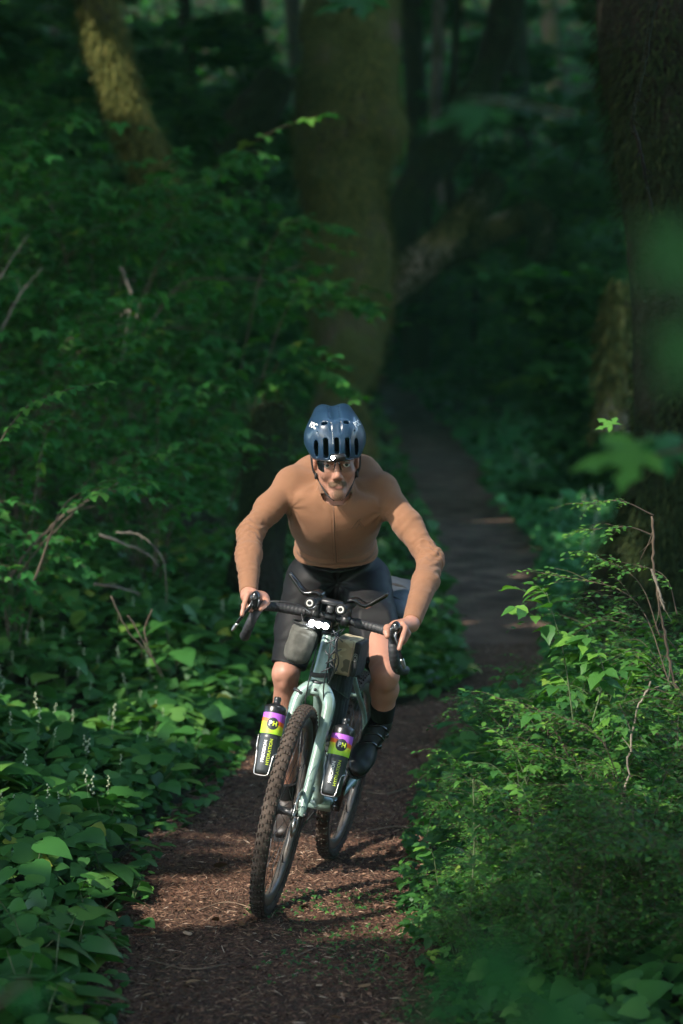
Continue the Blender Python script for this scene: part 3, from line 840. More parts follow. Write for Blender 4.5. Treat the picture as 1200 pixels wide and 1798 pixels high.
# dead branches in the left shrubs
def dead(pts, r0, lab, mat=M_DEAD, name='dead_branch', rel=.35):
    P = spline(pts, 10); r = np.random.default_rng(int(abs(P[0][0] * 1000)) + len(lab)); L = np.linalg.norm(P[-1] - P[0])
    P = P + np.cumsum(r.normal(0, .0022 * L, P.shape), 0) + r.normal(0, .0035 * L, P.shape) * [1, 1, 1]; m = MB(); rr = np.linspace(r0, r0 * rel, len(P)) * (1 + .18 * r.normal(0, 1, len(P)).clip(-1, 1.6)); m.tube(P, rr, 7)
    for q in range(5):
        i = int(r.integers(3, len(P) - 2)); t = P[i + 1] - P[i - 1]; t /= np.linalg.norm(t); s_ = r.normal(0, 1, 3); s_ -= t * s_.dot(t) * .4; s_ /= np.linalg.norm(s_); l = L * (.06 + .16 * r.random())
        B = spline([P[i], P[i] + (t * .6 + s_ * .5) * l * .5, P[i] + (t * .7 + s_ * .8) * l], 3); m.tube(B, np.linspace(rr[i] * .55, r0 * .15, len(B)), 5)
    return tag(obj(name, m.mesh(name, mat)), lab, 'branch')
D = 12.0
dead([px(175, 938, D), px(215, 952, D), px(255, 968, D), px(278, 990, D + .1)], .009, 'thick bleached dead branch lying level in the left shrubs')
dead([px(205, 935, D + .2), px(245, 940, D + .2), px(285, 985, D), px(290, 1060, D)], .005, 'thin dead twig bending down beside the bleached branch')
dead([px(165, 1026, D - .2), px(205, 1030, D - .2), px(250, 1042, D)], .009, 'short pale dead stick lower in the left shrubs')
dead([px(195, 1048, 10.6), px(225, 1110, 10.6), px(262, 1150, 10.6), px(285, 1185, 10.6)], .004, 'leftmost of three bare upright twigs left of the lower leg', M_WOODY, 'bare_twig')
dead([px(225, 1080, 10.7), px(250, 1120, 10.7), px(275, 1170, 10.6)], .004, 'middle of three bare upright twigs left of the lower leg', M_WOODY, 'bare_twig')
dead([px(268, 1070, 10.7), px(256, 1110, 10.7), px(272, 1160, 10.6), px(288, 1195, 10.6)], .004, 'rightmost of three bare upright twigs left of the lower leg', M_WOODY, 'bare_twig')
dead([px(15, 1020, 12), px(60, 960, 12), px(120, 905, 12), px(210, 850, 12.2)], .010, 'long brown cane rising from the left edge', M_WOODY, 'bare_cane')
dead([px(30, 1018, 12), px(70, 960, 12), px(150, 880, 12)], .008, 'second brown cane beside the long one at the left edge', M_WOODY, 'bare_cane')
dead([px(212, 470, 15.5), px(232, 520, 15.5), px(226, 570, 15.5), px(215, 640, 15.5)], .010, 'pale crooked dead stem standing in the upper left shrubs')
dead([px(250, 520, 15.6), px(238, 560, 15.6), px(222, 600, 15.6)], .006, 'short pale fork beside the crooked dead stem')
dead([px(0, 585, 15), px(40, 510, 15), px(75, 470, 15)], .008, 'pale slanting dead twig at the left edge')
dead([px(0, 490, 14), px(25, 450, 14), px(52, 412, 14)], .006, 'upper pale twig slanting at the left edge')
dead([px(250, 590, 16), px(320, 500, 16), px(400, 490, 16), px(470, 495, 16)], .006, 'long arching brown cane in the upper left shrubs', M_WOODY, 'bare_cane')
dead([px(285, 575, 15.8), px(350, 580, 15.8), px(420, 600, 15.8)], .005, 'level brown cane below the long arching one', M_WOODY, 'bare_cane')
dead([px(190, 560, 15.7), px(210, 590, 15.7), px(140, 640, 15.7)], .005, 'brown forked cane left of the crooked dead stem', M_WOODY, 'bare_cane')

# right: fine small-leaved bushes
H1 = [make_shrub(301 + i, 11, .8, .5, OVAL, .026, .0125, M_HUCK, M_WOODY, 'small_leaved_bush', arch=.5, sub=6, flat=.3, hang=0, thick=.003) for i in range(4)]
H2 = [make_shrub(321 + i, 8, .8, .5, TRI, .05, .05, M_HUCK, M_STEM, 'small_leaved_bush', arch=.6, sub=4, flat=.3, thick=.003) for i in range(2)]
hs = [(.62, 6.6, .62, 0, 'dark small-leaved bush filling the bottom of the frame right of centre'), (1.02, 6.5, .75, 1, 'dark small-leaved bush in the bottom right corner'),
      (.60, 7.35, .66, 4, 'bush with three-part leaves at the trail edge right of the front wheel'), (.92, 7.3, .85, 2, 'small-leaved bush in the middle of the right thicket'),
      (1.22, 7.2, .95, 3, 'small-leaved bush cut by the right edge in front'), (.58, 8.25, .62, 1, 'bush overhanging the trail right of the raised shoe'),
      (.86, 8.2, .86, 0, 'upper bush of the right thicket with light twigs'), (1.18, 8.1, 1.05, 5, 'tall leafy clump near the right edge'),
      (1.45, 8.3, 1.2, 2, 'tallest small-leaved bush at the right edge'), (.70, 9.3, .68, 3, 'low bush where the trail bends behind the rider'),
      (1.02, 9.5, .88, 4, 'light green bush in front of the far trail'), (1.35, 9.8, 1.1, 0, 'bush in front of the flared trunk foot on the right'),
      (.95, 10.9, .7, 2, 'low dark bush behind the right thicket'), (1.5, 11.2, .95, 5, 'leafy clump right of the far trail'),
      (.46, 8.9, .34, 5, 'small sprout at the trail edge under the raised shoe'), (.47, 7.7, .4, 0, 'low twiggy bush beside the shaded trail'),
      (.40, 6.75, .42, 3, 'low dark bush creeping over the bottom edge right of centre'), (.36, 7.35, .34, 5, 'small leafy tuft at the trail edge lower right'),
          (.78, 6.9, .7, 0, 'dark bush between the bottom corner and the trail'), (1.5, 6.9, 1.0, 1, 'tall dark bush beyond the right edge')]
hp = H1 + H2; seen = set()
for (x, y, s, k, lab) in hs:
    o = hp[k] if k not in seen else copy_tree(hp[k]); seen.add(k)
    put(o, x, y, RNG.random() * 6.28, s, lab)
cover(2600, right_x(1.3, .03), (5.4, 12), .075, .12, HEART, M_COVER, 'ground_cover', 'shaded broad leaves under the right bushes', .4)
cover(2400, right_x(.5, -.10), (5.4, 12), .040, .09, TRI, M_HUCK, 'ground_cover', 'small three-part leaves creeping onto the right trail edge', .4)
# twigs above the right thicket
HK = dict(tpl=OVAL, mat=M_HUCK, rad=.0022, parts=90)
spray(px(1148, 905, 7.6), px(1090, 880, 7.6), px(1015, 885, 7.6), 60, .022, 'topmost thin twig with tiny leaves against the dark trunk', 11, side=.09, **HK)
spray(px(1148, 940, 7.6), px(1100, 925, 7.6), px(1025, 932, 7.6), 70, .024, 'second thin twig from the top against the dark trunk', 12, side=.10, **HK)
spray(px(1160, 1120, 7.6), px(1120, 1020, 7.6), px(1030, 968, 7.6), 110, .024, 'twig with tiny leaves arching left over the trunk foot', 13, side=.12, **HK)
spray(px(1180, 1210, 7.6), px(1110, 1050, 7.7), px(950, 1005, 7.8), 130, .024, 'long low twig with tiny leaves reaching furthest left', 14, side=.14, **HK)
spray(px(1190, 1080, 7.6), px(1165, 1010, 7.6), px(1085, 985, 7.6), 70, .022, 'short twig with tiny leaves below the broken stem', 15, side=.10, **HK)
spray(px(1010, 1290, 7.9), px(990, 1150, 7.9), px(960, 1040, 7.9), 36, .07, 'upright sprig of larger toothed leaves left of the thin twigs', 16, tpl=OVATE, mat=M_HUCK, wood=M_STEM, rad=.003, side=.16, parts=40)
spray(px(1040, 1270, 7.8), px(1060, 1180, 7.8), px(1030, 1115, 7.8), 26, .08, 'sprig of flat three-part leaves in the right thicket', 17, tpl=TRI, mat=M_HUCK, wood=M_STEM, rad=.003, side=.14)
spray(px(1000, 1330, 7.7), px(950, 1250, 7.7), px(870, 1225, 7.7), 60, .028, 'fine twig arching over the trail bend', 18, side=.12, **HK)
spray(px(930, 1390, 7.7), px(905, 1320, 7.7), px(880, 1290, 7.7), 26, .035, 'bright young sprig with round leaves in the right thicket', 19, tpl=OVAL, mat=M_HUCK, wood=M_STEM, rad=.0025, side=.10)
spray(px(770, 1560, 7.9), px(760, 1500, 7.9), px(740, 1480, 7.9), 10, .05, 'single sprout with oval leaves at the right trail edge', 20, tpl=OVAL, mat=M_HUCK, wood=M_STEM, rad=.002, side=.06)
dead([px(1080, 1530, 7.6), px(1095, 1400, 7.6), px(1112, 1270, 7.6), px(1140, 1200, 7.6)], .0045, 'pale straight stem rising through the right thicket', M_DEAD, 'bare_cane', .6)
dead([px(1145, 905, 7.6), px(1146, 1000, 7.6), px(1165, 1110, 7.6), px(1190, 1220, 7.6)], .0034, 'reddish upright stem carrying the thin twigs at right', M_WOODY, 'bare_cane', 1.3)
dead([px(1144, 1000, 7.5), px(1155, 1030, 7.5), px(1168, 1072, 7.5)], .0042, 'short broken pale stem near the right edge', M_DEAD, 'bare_cane', .8)
dead([px(830, 1560, 7.6), px(832, 1450, 7.6), px(828, 1370, 7.6)], .003, 'slender green stem at the left of the right thicket', M_STEM, 'bare_cane', .7)
dead([px(985, 1700, 7.2), px(1005, 1620, 7.2), px(1000, 1560, 7.2)], .004, 'curved yellow-green stem low in the right thicket', M_STEM, 'bare_cane', .7)

# ================================================================== TREES
def bark(name, a, b, moss, msc=2.2, lo=.4, hi=.6):
    m, nt, bs = new_mat(name)
    tc = nt.nodes.new('ShaderNodeTexCoord')
    mp = nt.nodes.new('ShaderNodeMapping'); mp.inputs['Scale'].default_value = (5, 5, 1.2); nt.links.new(tc.outputs['Object'], mp.inputs[0])
    n1 = nt.nodes.new('ShaderNodeTexNoise'); n1.inputs['Scale'].default_value = 3; n1.inputs['Detail'].default_value = 8; nt.links.new(mp.outputs[0], n1.inputs[0])
    r1 = nt.nodes.new('ShaderNodeValToRGB'); e = r1.color_ramp.elements; e[0].position = .3; e[0].color = (*a, 1); e[1].position = .7; e[1].color = (*b, 1)
    nt.links.new(n1.outputs[0], r1.inputs[0])
    n2 = nt.nodes.new('ShaderNodeTexNoise'); n2.inputs['Scale'].default_value = msc; n2.inputs['Detail'].default_value = 6; nt.links.new(tc.outputs['Object'], n2.inputs[0])
    r2 = nt.nodes.new('ShaderNodeValToRGB'); e = r2.color_ramp.elements; e[0].position = lo; e[0].color = (0, 0, 0, 1); e[1].position = hi; e[1].color = (1, 1, 1, 1); nt.links.new(n2.outputs[0], r2.inputs[0])
    n3 = nt.nodes.new('ShaderNodeTexNoise'); n3.inputs['Scale'].default_value = 28; n3.inputs['Detail'].default_value = 6; nt.links.new(tc.outputs['Object'], n3.inputs[0])
    r3 = nt.nodes.new('ShaderNodeValToRGB'); e = r3.color_ramp.elements; e[0].position = .3; e[0].color = (*[q * .35 for q in moss], 1); e[1].position = .7; e[1].color = (*moss, 1); nt.links.new(n3.outputs[0], r3.inputs[0])
    mx = nt.nodes.new('ShaderNodeMixRGB'); nt.links.new(r2.outputs[0], mx.inputs[0]); nt.links.new(r1.outputs[0], mx.inputs[1]); nt.links.new(r3.outputs[0], mx.inputs[2]); nt.links.new(mx.outputs[0], bs.inputs['Base Color'])
    bs.inputs['Roughness'].default_value = .95; bs.inputs['Specular IOR Level'].default_value = .15
    ad = nt.nodes.new('ShaderNodeMath'); ad.operation = 'ADD'; nt.links.new(n1.outputs[0], ad.inputs[0]); nt.links.new(n3.outputs[0], ad.inputs[1])
    bp = nt.nodes.new('ShaderNodeBump'); bp.inputs['Strength'].default_value = 1; bp.inputs['Distance'].default_value = .05; nt.links.new(ad.outputs[0], bp.inputs['Height']); nt.links.new(bp.outputs[0], bs.inputs['Normal'])
    return m
M_BARK_MOSS = bark('mossy bark', (.05, .04, .028), (.14, .11, .08), (.098, .118, .034), 1.6, .34, .48)
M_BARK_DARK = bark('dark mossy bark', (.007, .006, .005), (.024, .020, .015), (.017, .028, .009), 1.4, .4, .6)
M_BARK_PALE = bark('pale bark', (.07, .07, .06), (.18, .18, .16), (.06, .08, .04), 2.5, .5, .7)
M_BARK_FALL = bark('bare and mossy log', (.10, .08, .06), (.42, .36, .28), (.12, .12, .036), 1.0, .42, .55)
M_MOSS = tinted('hanging moss', [(0, (.030, .036, .010)), (.6, (.108, .120, .034)), (1, (.22, .20, .065))], .9, .1, .3, (1.2, 1.1, .7))
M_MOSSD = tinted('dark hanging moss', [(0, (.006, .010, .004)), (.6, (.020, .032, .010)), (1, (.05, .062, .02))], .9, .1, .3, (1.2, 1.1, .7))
def trunk_arrays(pts, rad, seg=40, rings=70, amp=.08, nsc=2.5, flute=0.0, seed=0, squash=1.0):
    C = spline(pts, 10); t = np.linspace(0, 1, len(C)); tt = np.linspace(0, 1, rings)
    C = np.stack([np.interp(tt, t, C[:, k]) for k in range(3)], 1)
    rr = np.interp(tt, np.linspace(0, 1, len(rad)), rad)
    T = np.gradient(C, axis=0); T /= np.linalg.norm(T, axis=1)[:, None]
    a = np.array([0, -1., 0]) if abs(T[0][1]) < .8 else np.array([1., 0, 0])
    V = []; 
    for i in range(rings):
        U = a - T[i] * a.dot(T[i]); U /= np.linalg.norm(U); W = np.cross(T[i], U)
        th = np.arange(seg) * 2 * PI / seg
        V.append(C[i] + (np.cos(th)[:, None] * U * squash + np.sin(th)[:, None] * W) * rr[i])
    V = np.array(V); ctr = np.repeat(C[:, None], seg, 1); flat = V.reshape(-1, 3); d = (V - ctr).reshape(-1, 3); rr_ = np.repeat(rr, seg)
    n = fbm(flat, nsc, 4, seed) * amp * 1.6
    if flute: 
        th = np.tile(np.arange(seg) * 2 * PI / seg, rings); hh = np.repeat(tt, seg)
        n = n + flute * np.exp(-hh * 7) * (np.sin(th * 5 + seed) * .5 + .5)
    flat = flat + d * n[:, None]
    i, j = np.meshgrid(np.arange(seg), np.arange(rings - 1)); b = (j * seg + i).ravel(); b2 = (j * seg + (i + 1) % seg).ravel()
    Q = np.stack([b, b2, b2 + seg, b + seg], 1)
    N = d / np.linalg.norm(d, axis=1)[:, None]
    return flat, Q, N
def qmesh(V, Q, name, mat): return np_mesh(name, V, Q.ravel(), np.arange(len(Q)) * 4, np.full(len(Q), 4), mat, True)
def moss_on(V, N, n, L, mat, lim=None, seed=1, w=.35):
    r = np.random.default_rng(seed); idx = r.integers(0, len(V), n * 2); P = V[idx] + r.normal(0, .03, (n * 2, 3)); Nn = N[idx]
    m = fbm(P, 1.3, 2, seed) + r.random(n * 2) * .5 > .1
    if lim is not None: m &= lim(P)
    P, Nn = P[m][:n], Nn[m][:n]; n = len(P)
    down = np.stack([Nn[:, 0] * .55 + r.normal(0, .15, n), Nn[:, 1] * .55 + r.normal(0, .15, n), -1 + .5 * r.random(n)], 1); down /= np.linalg.norm(down, axis=1)[:, None]
    X = down; Y = np.cross(Nn, X); Y /= np.linalg.norm(Y, axis=1)[:, None] + 1e-9; Z = np.cross(X, Y)
    tpl = ([(0, -.5 * w, 0), (0, .5 * w, 0), (.45, .42 * w, .10), (.45, -.42 * w, .10), (1.0, 0, .02)], [(0, 1, 2, 3), (3, 2, 4)])
    return scatter(tpl, P + Nn * .01, np.stack([X, Y, Z], 2), L * (.4 + r.random(n)), np.clip(r.normal(.5, .25, n), 0, 1), 'moss', mat)
def tree(name, lab, pts, rad, mat, base_z=True, moss=None, cat='tree', part='trunk', **kw):
    root = empty(name, lab, cat, tuple(pts[0])); V, Q, N = trunk_arrays(pts, rad, **kw)
    wpart(part, qmesh(V, Q, part, mat), root)
    if moss:
        wpart('moss', moss_on(V, N, *moss), root, kind='stuff')
    return root
def g3(x, y, dz=0): return np.array([x, y, float(terrain(np.array([x]), np.array([y]))[0]) + dz])
# the big mossy maple behind the helmet (30 m away)
DT = 31.0
def onD(a, b, d): return px(a, b, d)
big = tree('mossy_tree', 'thickest mossy trunk rising straight up behind the helmet',
     [onD(592, 800, DT), onD(598, 690, DT), onD(612, 620, DT), onD(614, 520, DT), onD(606, 380, DT), onD(604, 280, DT), onD(615, 200, DT), onD(618, 60, DT), onD(622, -150, DT), onD(615, -700, DT)],
     np.array([66, 36, 62, 72, 70, 82, 92, 84, 84, 80]) / FPX * DT, M_BARK_MOSS, moss=(42000, .075, M_MOSS, None, 3, .16), seg=84, rings=180, amp=.15, nsc=2.1, seed=3)
DL = 22.0
lean = tree('mossy_tree', 'slimmer curved mossy trunk leaning at the upper left, catching light',
     [onD(275, 420, DL), onD(268, 300, DL), onD(232, 220, DL), onD(200, 120, DL), onD(175, 20, DL), onD(150, -120, DL), onD(120, -500, DL)],
     np.array([32, 31, 28, 29, 26, 25, 24]) / FPX * DL, M_BARK_MOSS, moss=(20000, .07, M_MOSS, None, 4, .16), seg=40, rings=90, amp=.10, nsc=2.6, seed=5)
DR = 13.5
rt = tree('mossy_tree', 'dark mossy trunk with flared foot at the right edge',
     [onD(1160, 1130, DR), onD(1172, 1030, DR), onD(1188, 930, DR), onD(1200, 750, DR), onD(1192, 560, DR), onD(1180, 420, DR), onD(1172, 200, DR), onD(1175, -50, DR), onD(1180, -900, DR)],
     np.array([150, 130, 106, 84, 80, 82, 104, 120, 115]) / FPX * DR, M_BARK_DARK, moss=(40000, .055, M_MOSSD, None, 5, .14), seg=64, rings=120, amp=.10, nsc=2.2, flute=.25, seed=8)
tree('thin_tree', 'thin pale trunk standing far behind, right of the big trunk', [onD(790, 380, 46), onD(772, 300, 46), onD(765, 200, 46), onD(770, 90, 46), onD(772, -40, 46), onD(775, -300, 46)], np.array([15, 13, 11, 12, 12, 11]) / FPX * 46, M_BARK_PALE, seg=14, rings=40, amp=.12, nsc=1.5)
tree('thin_tree', 'slim grey stem behind the fallen log', [onD(800, 420, 44), onD(790, 330, 44), onD(782, 250, 44), onD(800, 100, 44), onD(805, -200, 44)], np.array([11, 10, 9, 8, 8]) / FPX * 44, M_BARK_DARK, seg=12, rings=30, amp=.12, nsc=1.5)
DF = 36.0
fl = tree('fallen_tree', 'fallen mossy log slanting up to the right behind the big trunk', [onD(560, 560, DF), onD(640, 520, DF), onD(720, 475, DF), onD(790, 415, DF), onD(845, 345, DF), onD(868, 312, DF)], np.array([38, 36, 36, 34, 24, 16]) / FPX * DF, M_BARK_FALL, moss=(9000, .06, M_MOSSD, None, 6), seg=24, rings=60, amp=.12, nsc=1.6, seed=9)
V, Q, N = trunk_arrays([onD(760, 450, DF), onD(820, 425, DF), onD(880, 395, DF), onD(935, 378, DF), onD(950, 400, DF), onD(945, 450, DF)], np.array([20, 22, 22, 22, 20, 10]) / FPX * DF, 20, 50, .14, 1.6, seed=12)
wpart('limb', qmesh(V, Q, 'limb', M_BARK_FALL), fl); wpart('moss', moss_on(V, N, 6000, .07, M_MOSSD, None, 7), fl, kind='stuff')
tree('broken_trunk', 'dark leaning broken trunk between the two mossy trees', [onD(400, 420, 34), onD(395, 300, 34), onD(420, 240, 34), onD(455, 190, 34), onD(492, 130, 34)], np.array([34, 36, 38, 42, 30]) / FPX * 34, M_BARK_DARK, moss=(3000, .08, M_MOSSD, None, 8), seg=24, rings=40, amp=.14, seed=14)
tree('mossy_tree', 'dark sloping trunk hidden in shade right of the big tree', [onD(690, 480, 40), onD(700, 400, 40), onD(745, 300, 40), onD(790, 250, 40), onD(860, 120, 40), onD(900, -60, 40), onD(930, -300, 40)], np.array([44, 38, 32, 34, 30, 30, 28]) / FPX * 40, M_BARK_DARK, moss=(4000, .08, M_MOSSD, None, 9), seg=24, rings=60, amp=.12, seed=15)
tree('mossy_stump', 'brown mossy stump in the hollow behind the left arm', [onD(455, 1120, 15.2), onD(452, 1000, 15.2), onD(462, 900, 15.4), onD(470, 800, 15.6), onD(476, 720, 15.8)], np.array([56, 48, 44, 40, 26]) / FPX * 15.5, M_BARK_DARK, moss=(7000, .04, M_MOSSD, None, 10, .16), seg=36, rings=50, amp=.14, nsc=5, seed=16, cat='stump')
tree('dead_snag', 'brown broken snag left of the right trunk', [onD(1075, 760, 22), onD(1078, 640, 22), onD(1085, 560, 22), onD(1095, 500, 22)], np.array([34, 26, 22, 14]) / FPX * 22, M_BARK_FALL, moss=(1500, .1, M_MOSS, None, 11), seg=20, rings=30, amp=.14, nsc=4, seed=17)
dead([px(1155, -20, 10), px(1130, 110, 10), px(1112, 200, 10), px(1108, 235, 10)], .010, 'thin bare vine hanging in front of the right trunk', M_BARK_DARK, 'bare_vine', .8)
dead([px(1112, 220, 10.4), px(1130, 290, 10.4), px(1148, 380, 10.4)], .008, 'lower part of bare vine along the right trunk', M_BARK_DARK, 'bare_vine', .8)
# small trees further back
for i, (a, y, w, m, lab) in enumerate([(330, 52, 12, M_BARK_DARK, 'slim dark trunk far behind, left of the broken trunk'), (905, 58, 20, M_BARK_DARK, 'dark far trunk above the fallen log limb'),
        (520, 66, 14, M_BARK_DARK, 'slim far trunk close to the left of the big trunk'), (960, 70, 16, M_BARK_DARK, 'faint far trunk toward the top right')]):
    x = (a - 600) / FPX * y; b = g3(x, y, -.3); r = w / FPX * y
    tree('dark_tree', lab, [b, b + [.2, 0, 4], b + [-.1, 0, 9], b + [.3, 0, 20]], [r * 1.3, r, r, r * .7], m, seg=14, rings=40, amp=.12, seed=20 + i)

# young understorey trees between the far trunks: layered leaves
def leafy_tree(lab, x, y, h, w, n, seed, mat=M_CANOPY, leaf=.16, tpl=MAPLE_LO):
    r = np.random.default_rng(seed); b = g3(x, y, -.1); root = empty('young_tree', lab, 'tree', b)
    K = [np.zeros(3), np.array([r.normal(0, .1), 0, h * .5]), np.array([r.normal(0, .3), 0, h])]
    C = spline(K, 8); m = MB(); m.tube(C, np.linspace(.05, .012, len(C)), 8); 
    P = []; 
    for k in range(26):
        f = .15 + .85 * r.random(); c = C[int(f * (len(C) - 1))]; a = r.random() * 6.28; L = w * (.3 + .7 * r.random()) * (1.1 - .6 * f)
        e = c + np.array([math.cos(a) * L, math.sin(a) * L, L * (.25 + r.normal(0, .1))]); B = spline([c, (c + e) / 2 + [0, 0, .08], e], 4); m.tube(B, np.linspace(.014, .004, len(B)), 5)
        q = n // 26; t = .25 + .75 * r.random(q); P.append(c + (e - c) * t[:, None] + r.normal(0, .16, (q, 3)) * [1, 1, .45])
    P = np.concatenate(P); q = len(P)
    N = np.stack([r.normal(0, .3, q), r.normal(-.3, .3, q), np.ones(q)], 1)
    obj('trunk', m.mesh('trunk', M_BARK_DARK), root)
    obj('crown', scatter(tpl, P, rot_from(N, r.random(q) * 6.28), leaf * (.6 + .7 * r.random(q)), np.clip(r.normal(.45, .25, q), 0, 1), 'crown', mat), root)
for i, (a, y, h, w, lab) in enumerate([(60, 30, 5.5, 2.0, 'leafy young tree in the dark at the top left corner'), (340, 33, 5.5, 1.9, 'leafy young tree between the leaning trunk and the big trunk'),
        (460, 42, 8, 2.2, 'leafy young tree close behind the broken trunk'), (180, 42, 8, 2.4, 'leafy young tree behind the leaning trunk'),
        (830, 46, 7.5, 2.1, 'leafy young tree above the fallen log'), (960, 38, 5.0, 1.7, 'leafy young tree left of the dark right trunk'),
        (1020, 26, 2.6, 1.0, 'teal-green sapling beside the brown snag'), (720, 56, 10, 2.6, 'leafy far tree right of the big trunk'), (920, 60, 11, 2.8, 'leafy far tree near the top right'),
        (300, 60, 10, 3, 'leafy far tree left of centre'), (1090, 50, 8, 2.4, 'leafy far tree hidden behind the right trunk'), (30, 58, 10, 3, 'leafy far tree at the extreme left')]):
    leafy_tree(lab, (a - 600) / FPX * y, y, h, w, 2600, 400 + i, leaf=.15 + .002 * y)

# overhanging maple leaves close to the camera (out of focus)
def maple_sprig(lab, pts, leaves, rad=.003, mat=M_SHRUB):
    root = empty('maple_branch', lab, 'branch', tuple(pts[0])); m = MB(); m.tube(spline(pts, 6), rad, 6)
    wpart('stem', m.mesh('stem', M_WOODY), root)
    for (p_, s, N, yaw, t) in leaves:
        me = scatter(MAPLE, np.array([[0, 0, 0.]]), np.eye(3)[None], np.array([1.]), np.array([t]), 'leaf', mat)
        o = wpart('leaf', me, root); R = rot_from(np.array([N], float), np.array([yaw]))[0]
        M = Matrix(R.tolist()).to_4x4(); M.translation = Vector(p_)
        o.matrix_basis = M @ Matrix.Scale(s, 4)
    return root
maple_sprig('blurred maple sprig hanging in front of the right trunk', [px(1290, 770, 3.9), px(1200, 790, 3.9), px(1120, 800, 3.9)],
    [(px(1122, 790, 3.85), .115, (-.1, -.55, .9), PI + .1, .80), (px(1155, 780, 3.95), .09, (.2, -.6, .9), -.3, .5), (px(1075, 745, 7), .06, (0, -.6, .8), 2.2, .9)])
maple_sprig('large dim maple leaves hanging across the dark upper right', [px(1010, 200, 3.4), px(900, 180, 3.4), px(830, 175, 3.4)],
    [(px(850, 190, 3.4), .105, (-.1, -.4, .9), PI + .15, .05), (px(905, 172, 3.45), .09, (.1, -.35, .95), PI - .6, .0), (px(930, 182, 3.45), .08, (.1, -.3, .95), .3, .0)], .0015)
maple_sprig('single dim leaf in the top centre above the big trunk', [px(700, -60, 5), px(640, -10, 5), px(625, 0, 5)], [(px(640, -5, 5), .12, (0, -.4, .9), PI + .5, .05)], .002)
# leaves almost touching the lens: bottom right, bottom left, right edge
maple_sprig('heavily blurred leaves in the lower right foreground', [px(1250, 1950, 1.3), px(1050, 1850, 1.3), px(900, 1790, 1.3)],
    [(px(900, 1700, 1.3), .040, (.1, -.55, .8), PI, .15), (px(1010, 1780, 1.25), .045, (0, -.5, .8), PI + .5, .15), (px(800, 1770, 1.35), .030, (0, -.5, .9), PI - .3, .1)])
maple_sprig('heavily blurred leaf at the right edge beside the trunk', [px(1330, 380, 1.25), px(1260, 450, 1.25), px(1220, 520, 1.25)],
    [(px(1210, 430, 1.25), .038, (-.3, -.9, .3), PI + .9, .2), (px(1225, 600, 1.3), .036, (-.2, -.95, .2), PI + 1.2, .2)])
maple_sprig('blurred leaf in the lower left corner', [px(-100, 1850, 2.8), px(0, 1760, 2.8), px(50, 1720, 2.8)], [(px(30, 1745, 2.8), .05, (.1, -.4, .9), .5, .5)])

# ================================================================== CANOPY added to shade the place, leaves removed where sun should fall
LIT = [ # target point, half width, half height (seen from the sun), share of leaves removed
    ((-.02, 8.35, .95), .62, 1.12, 1.0), ((-.05, 8.1, .3), .75, .6, .9),
    ((-1.0, 11.2, .5), .6, .35, 1.0), ((-1.05, 9.3, .2), .4, .25, .8), ((-1.3, 12.5, 1.0), .5, .3, .8), ((-1.55, 11.4, .6), .45, .25, .8), ((.95, 7.9, .75), .5, .5, .75), ((1.1, 7.7, 1.3), .35, .35, 1.0), ((.6, 7.6, .35), .4, .35, .6),
    ((-2.12, 21.8, 4.85), .32, .42, 1.0), ((-1.9, 21.8, 4.0), .25, .25, .8), ((1.9, 21, .6), 1.0, .6, .6), ((.1, 30.6, 2.6), .6, .9, .45), ((.1, 30.6, 4.2), .5, 1.0, .35), ((-.7, 8.4, .8), .4, .5, .5), ((-1.6, 14.5, 1.8), .8, .5, .4),
    ((-.1, 6.9, 0), .6, .4, .5), ((-1.0, 7.8, .2), .4, .3, .5), ((2.6, 28, 1.5), 1.5, .8, .6), ((1.9, 16.5, .3), .8, .4, .6), ((2.7, 22, .7), 1.0, .5, .6), ((2.9, 25, .9), .9, .5, .6), ((1.3, 35.6, 4.0), 1.1, .8, .8), ((2.2, 20, .5), 1.4, .6, .6), ((2.6, 24, .8), 1.6, .7, .6), ((1.7, 15, .2), .5, .3, .7)]
_lr = np.random.default_rng(77)
for _ in range(46):
    y_ = _lr.uniform(7.2, 13.5); s_ = _lr.random()
    x_ = xl(y_) - _lr.uniform(.1, 1.5) if s_ < .5 else (xr(y_) + _lr.uniform(.1, 1.0) if s_ < .85 else _lr.uniform(xl(y_), xr(y_)))
    LIT.append(((float(x_), y_, .25 + (.5 * _lr.random() if .5 <= s_ < .85 else 0)), _lr.uniform(.0, .13), _lr.uniform(.0, .10), .9))
for _ in range(44):
    y_ = _lr.uniform(14, 27); x_ = _lr.uniform(-.16, .15) * y_
    if abs(x_ - (xl(y_) + xr(y_)) / 2) < .8: continue
    LIT.append(((x_, y_, _lr.uniform(.6, 2.6) if x_ < 0 else _lr.uniform(.3, 1.0)), _lr.uniform(.05, .3), _lr.uniform(.05, .25), .8))
SH = np.cross(SUN_DIR, [0, 0, 1.]); SH /= np.linalg.norm(SH); SV = np.cross(SH, SUN_DIR)
def gapped(P, r):
    keep = np.ones(len(P), bool)
    for (c, ru, rv, q) in LIT:
        ru, rv = ru + .13, rv + .13
        D_ = P - np.array(c); up_ = (D_ @ -SUN_DIR) > 0
        u = (D_ @ SH) / ru; v = (D_ @ SV) / rv; e = u * u + v * v
        keep &= ~(up_ & (e < 1) & (r.random(len(P)) < q))
    return keep
SPRAY_TPL = ([(0, 0, 0), (-.35, .2, -.05), (-.1, .5, -.1), (.25, .38, 0), (.5, .6, -.12), (.6, .15, 0), (1.0, -.05, -.2), (.55, -.25, 0), (.4, -.6, -.1), (.1, -.35, 0), (-.25, -.45, -.08)], [(0, 2, 1), (0, 3, 2), (0, 5, 4, 3), (0, 7, 6, 5), (0, 9, 8, 7), (0, 1, 10, 9)])
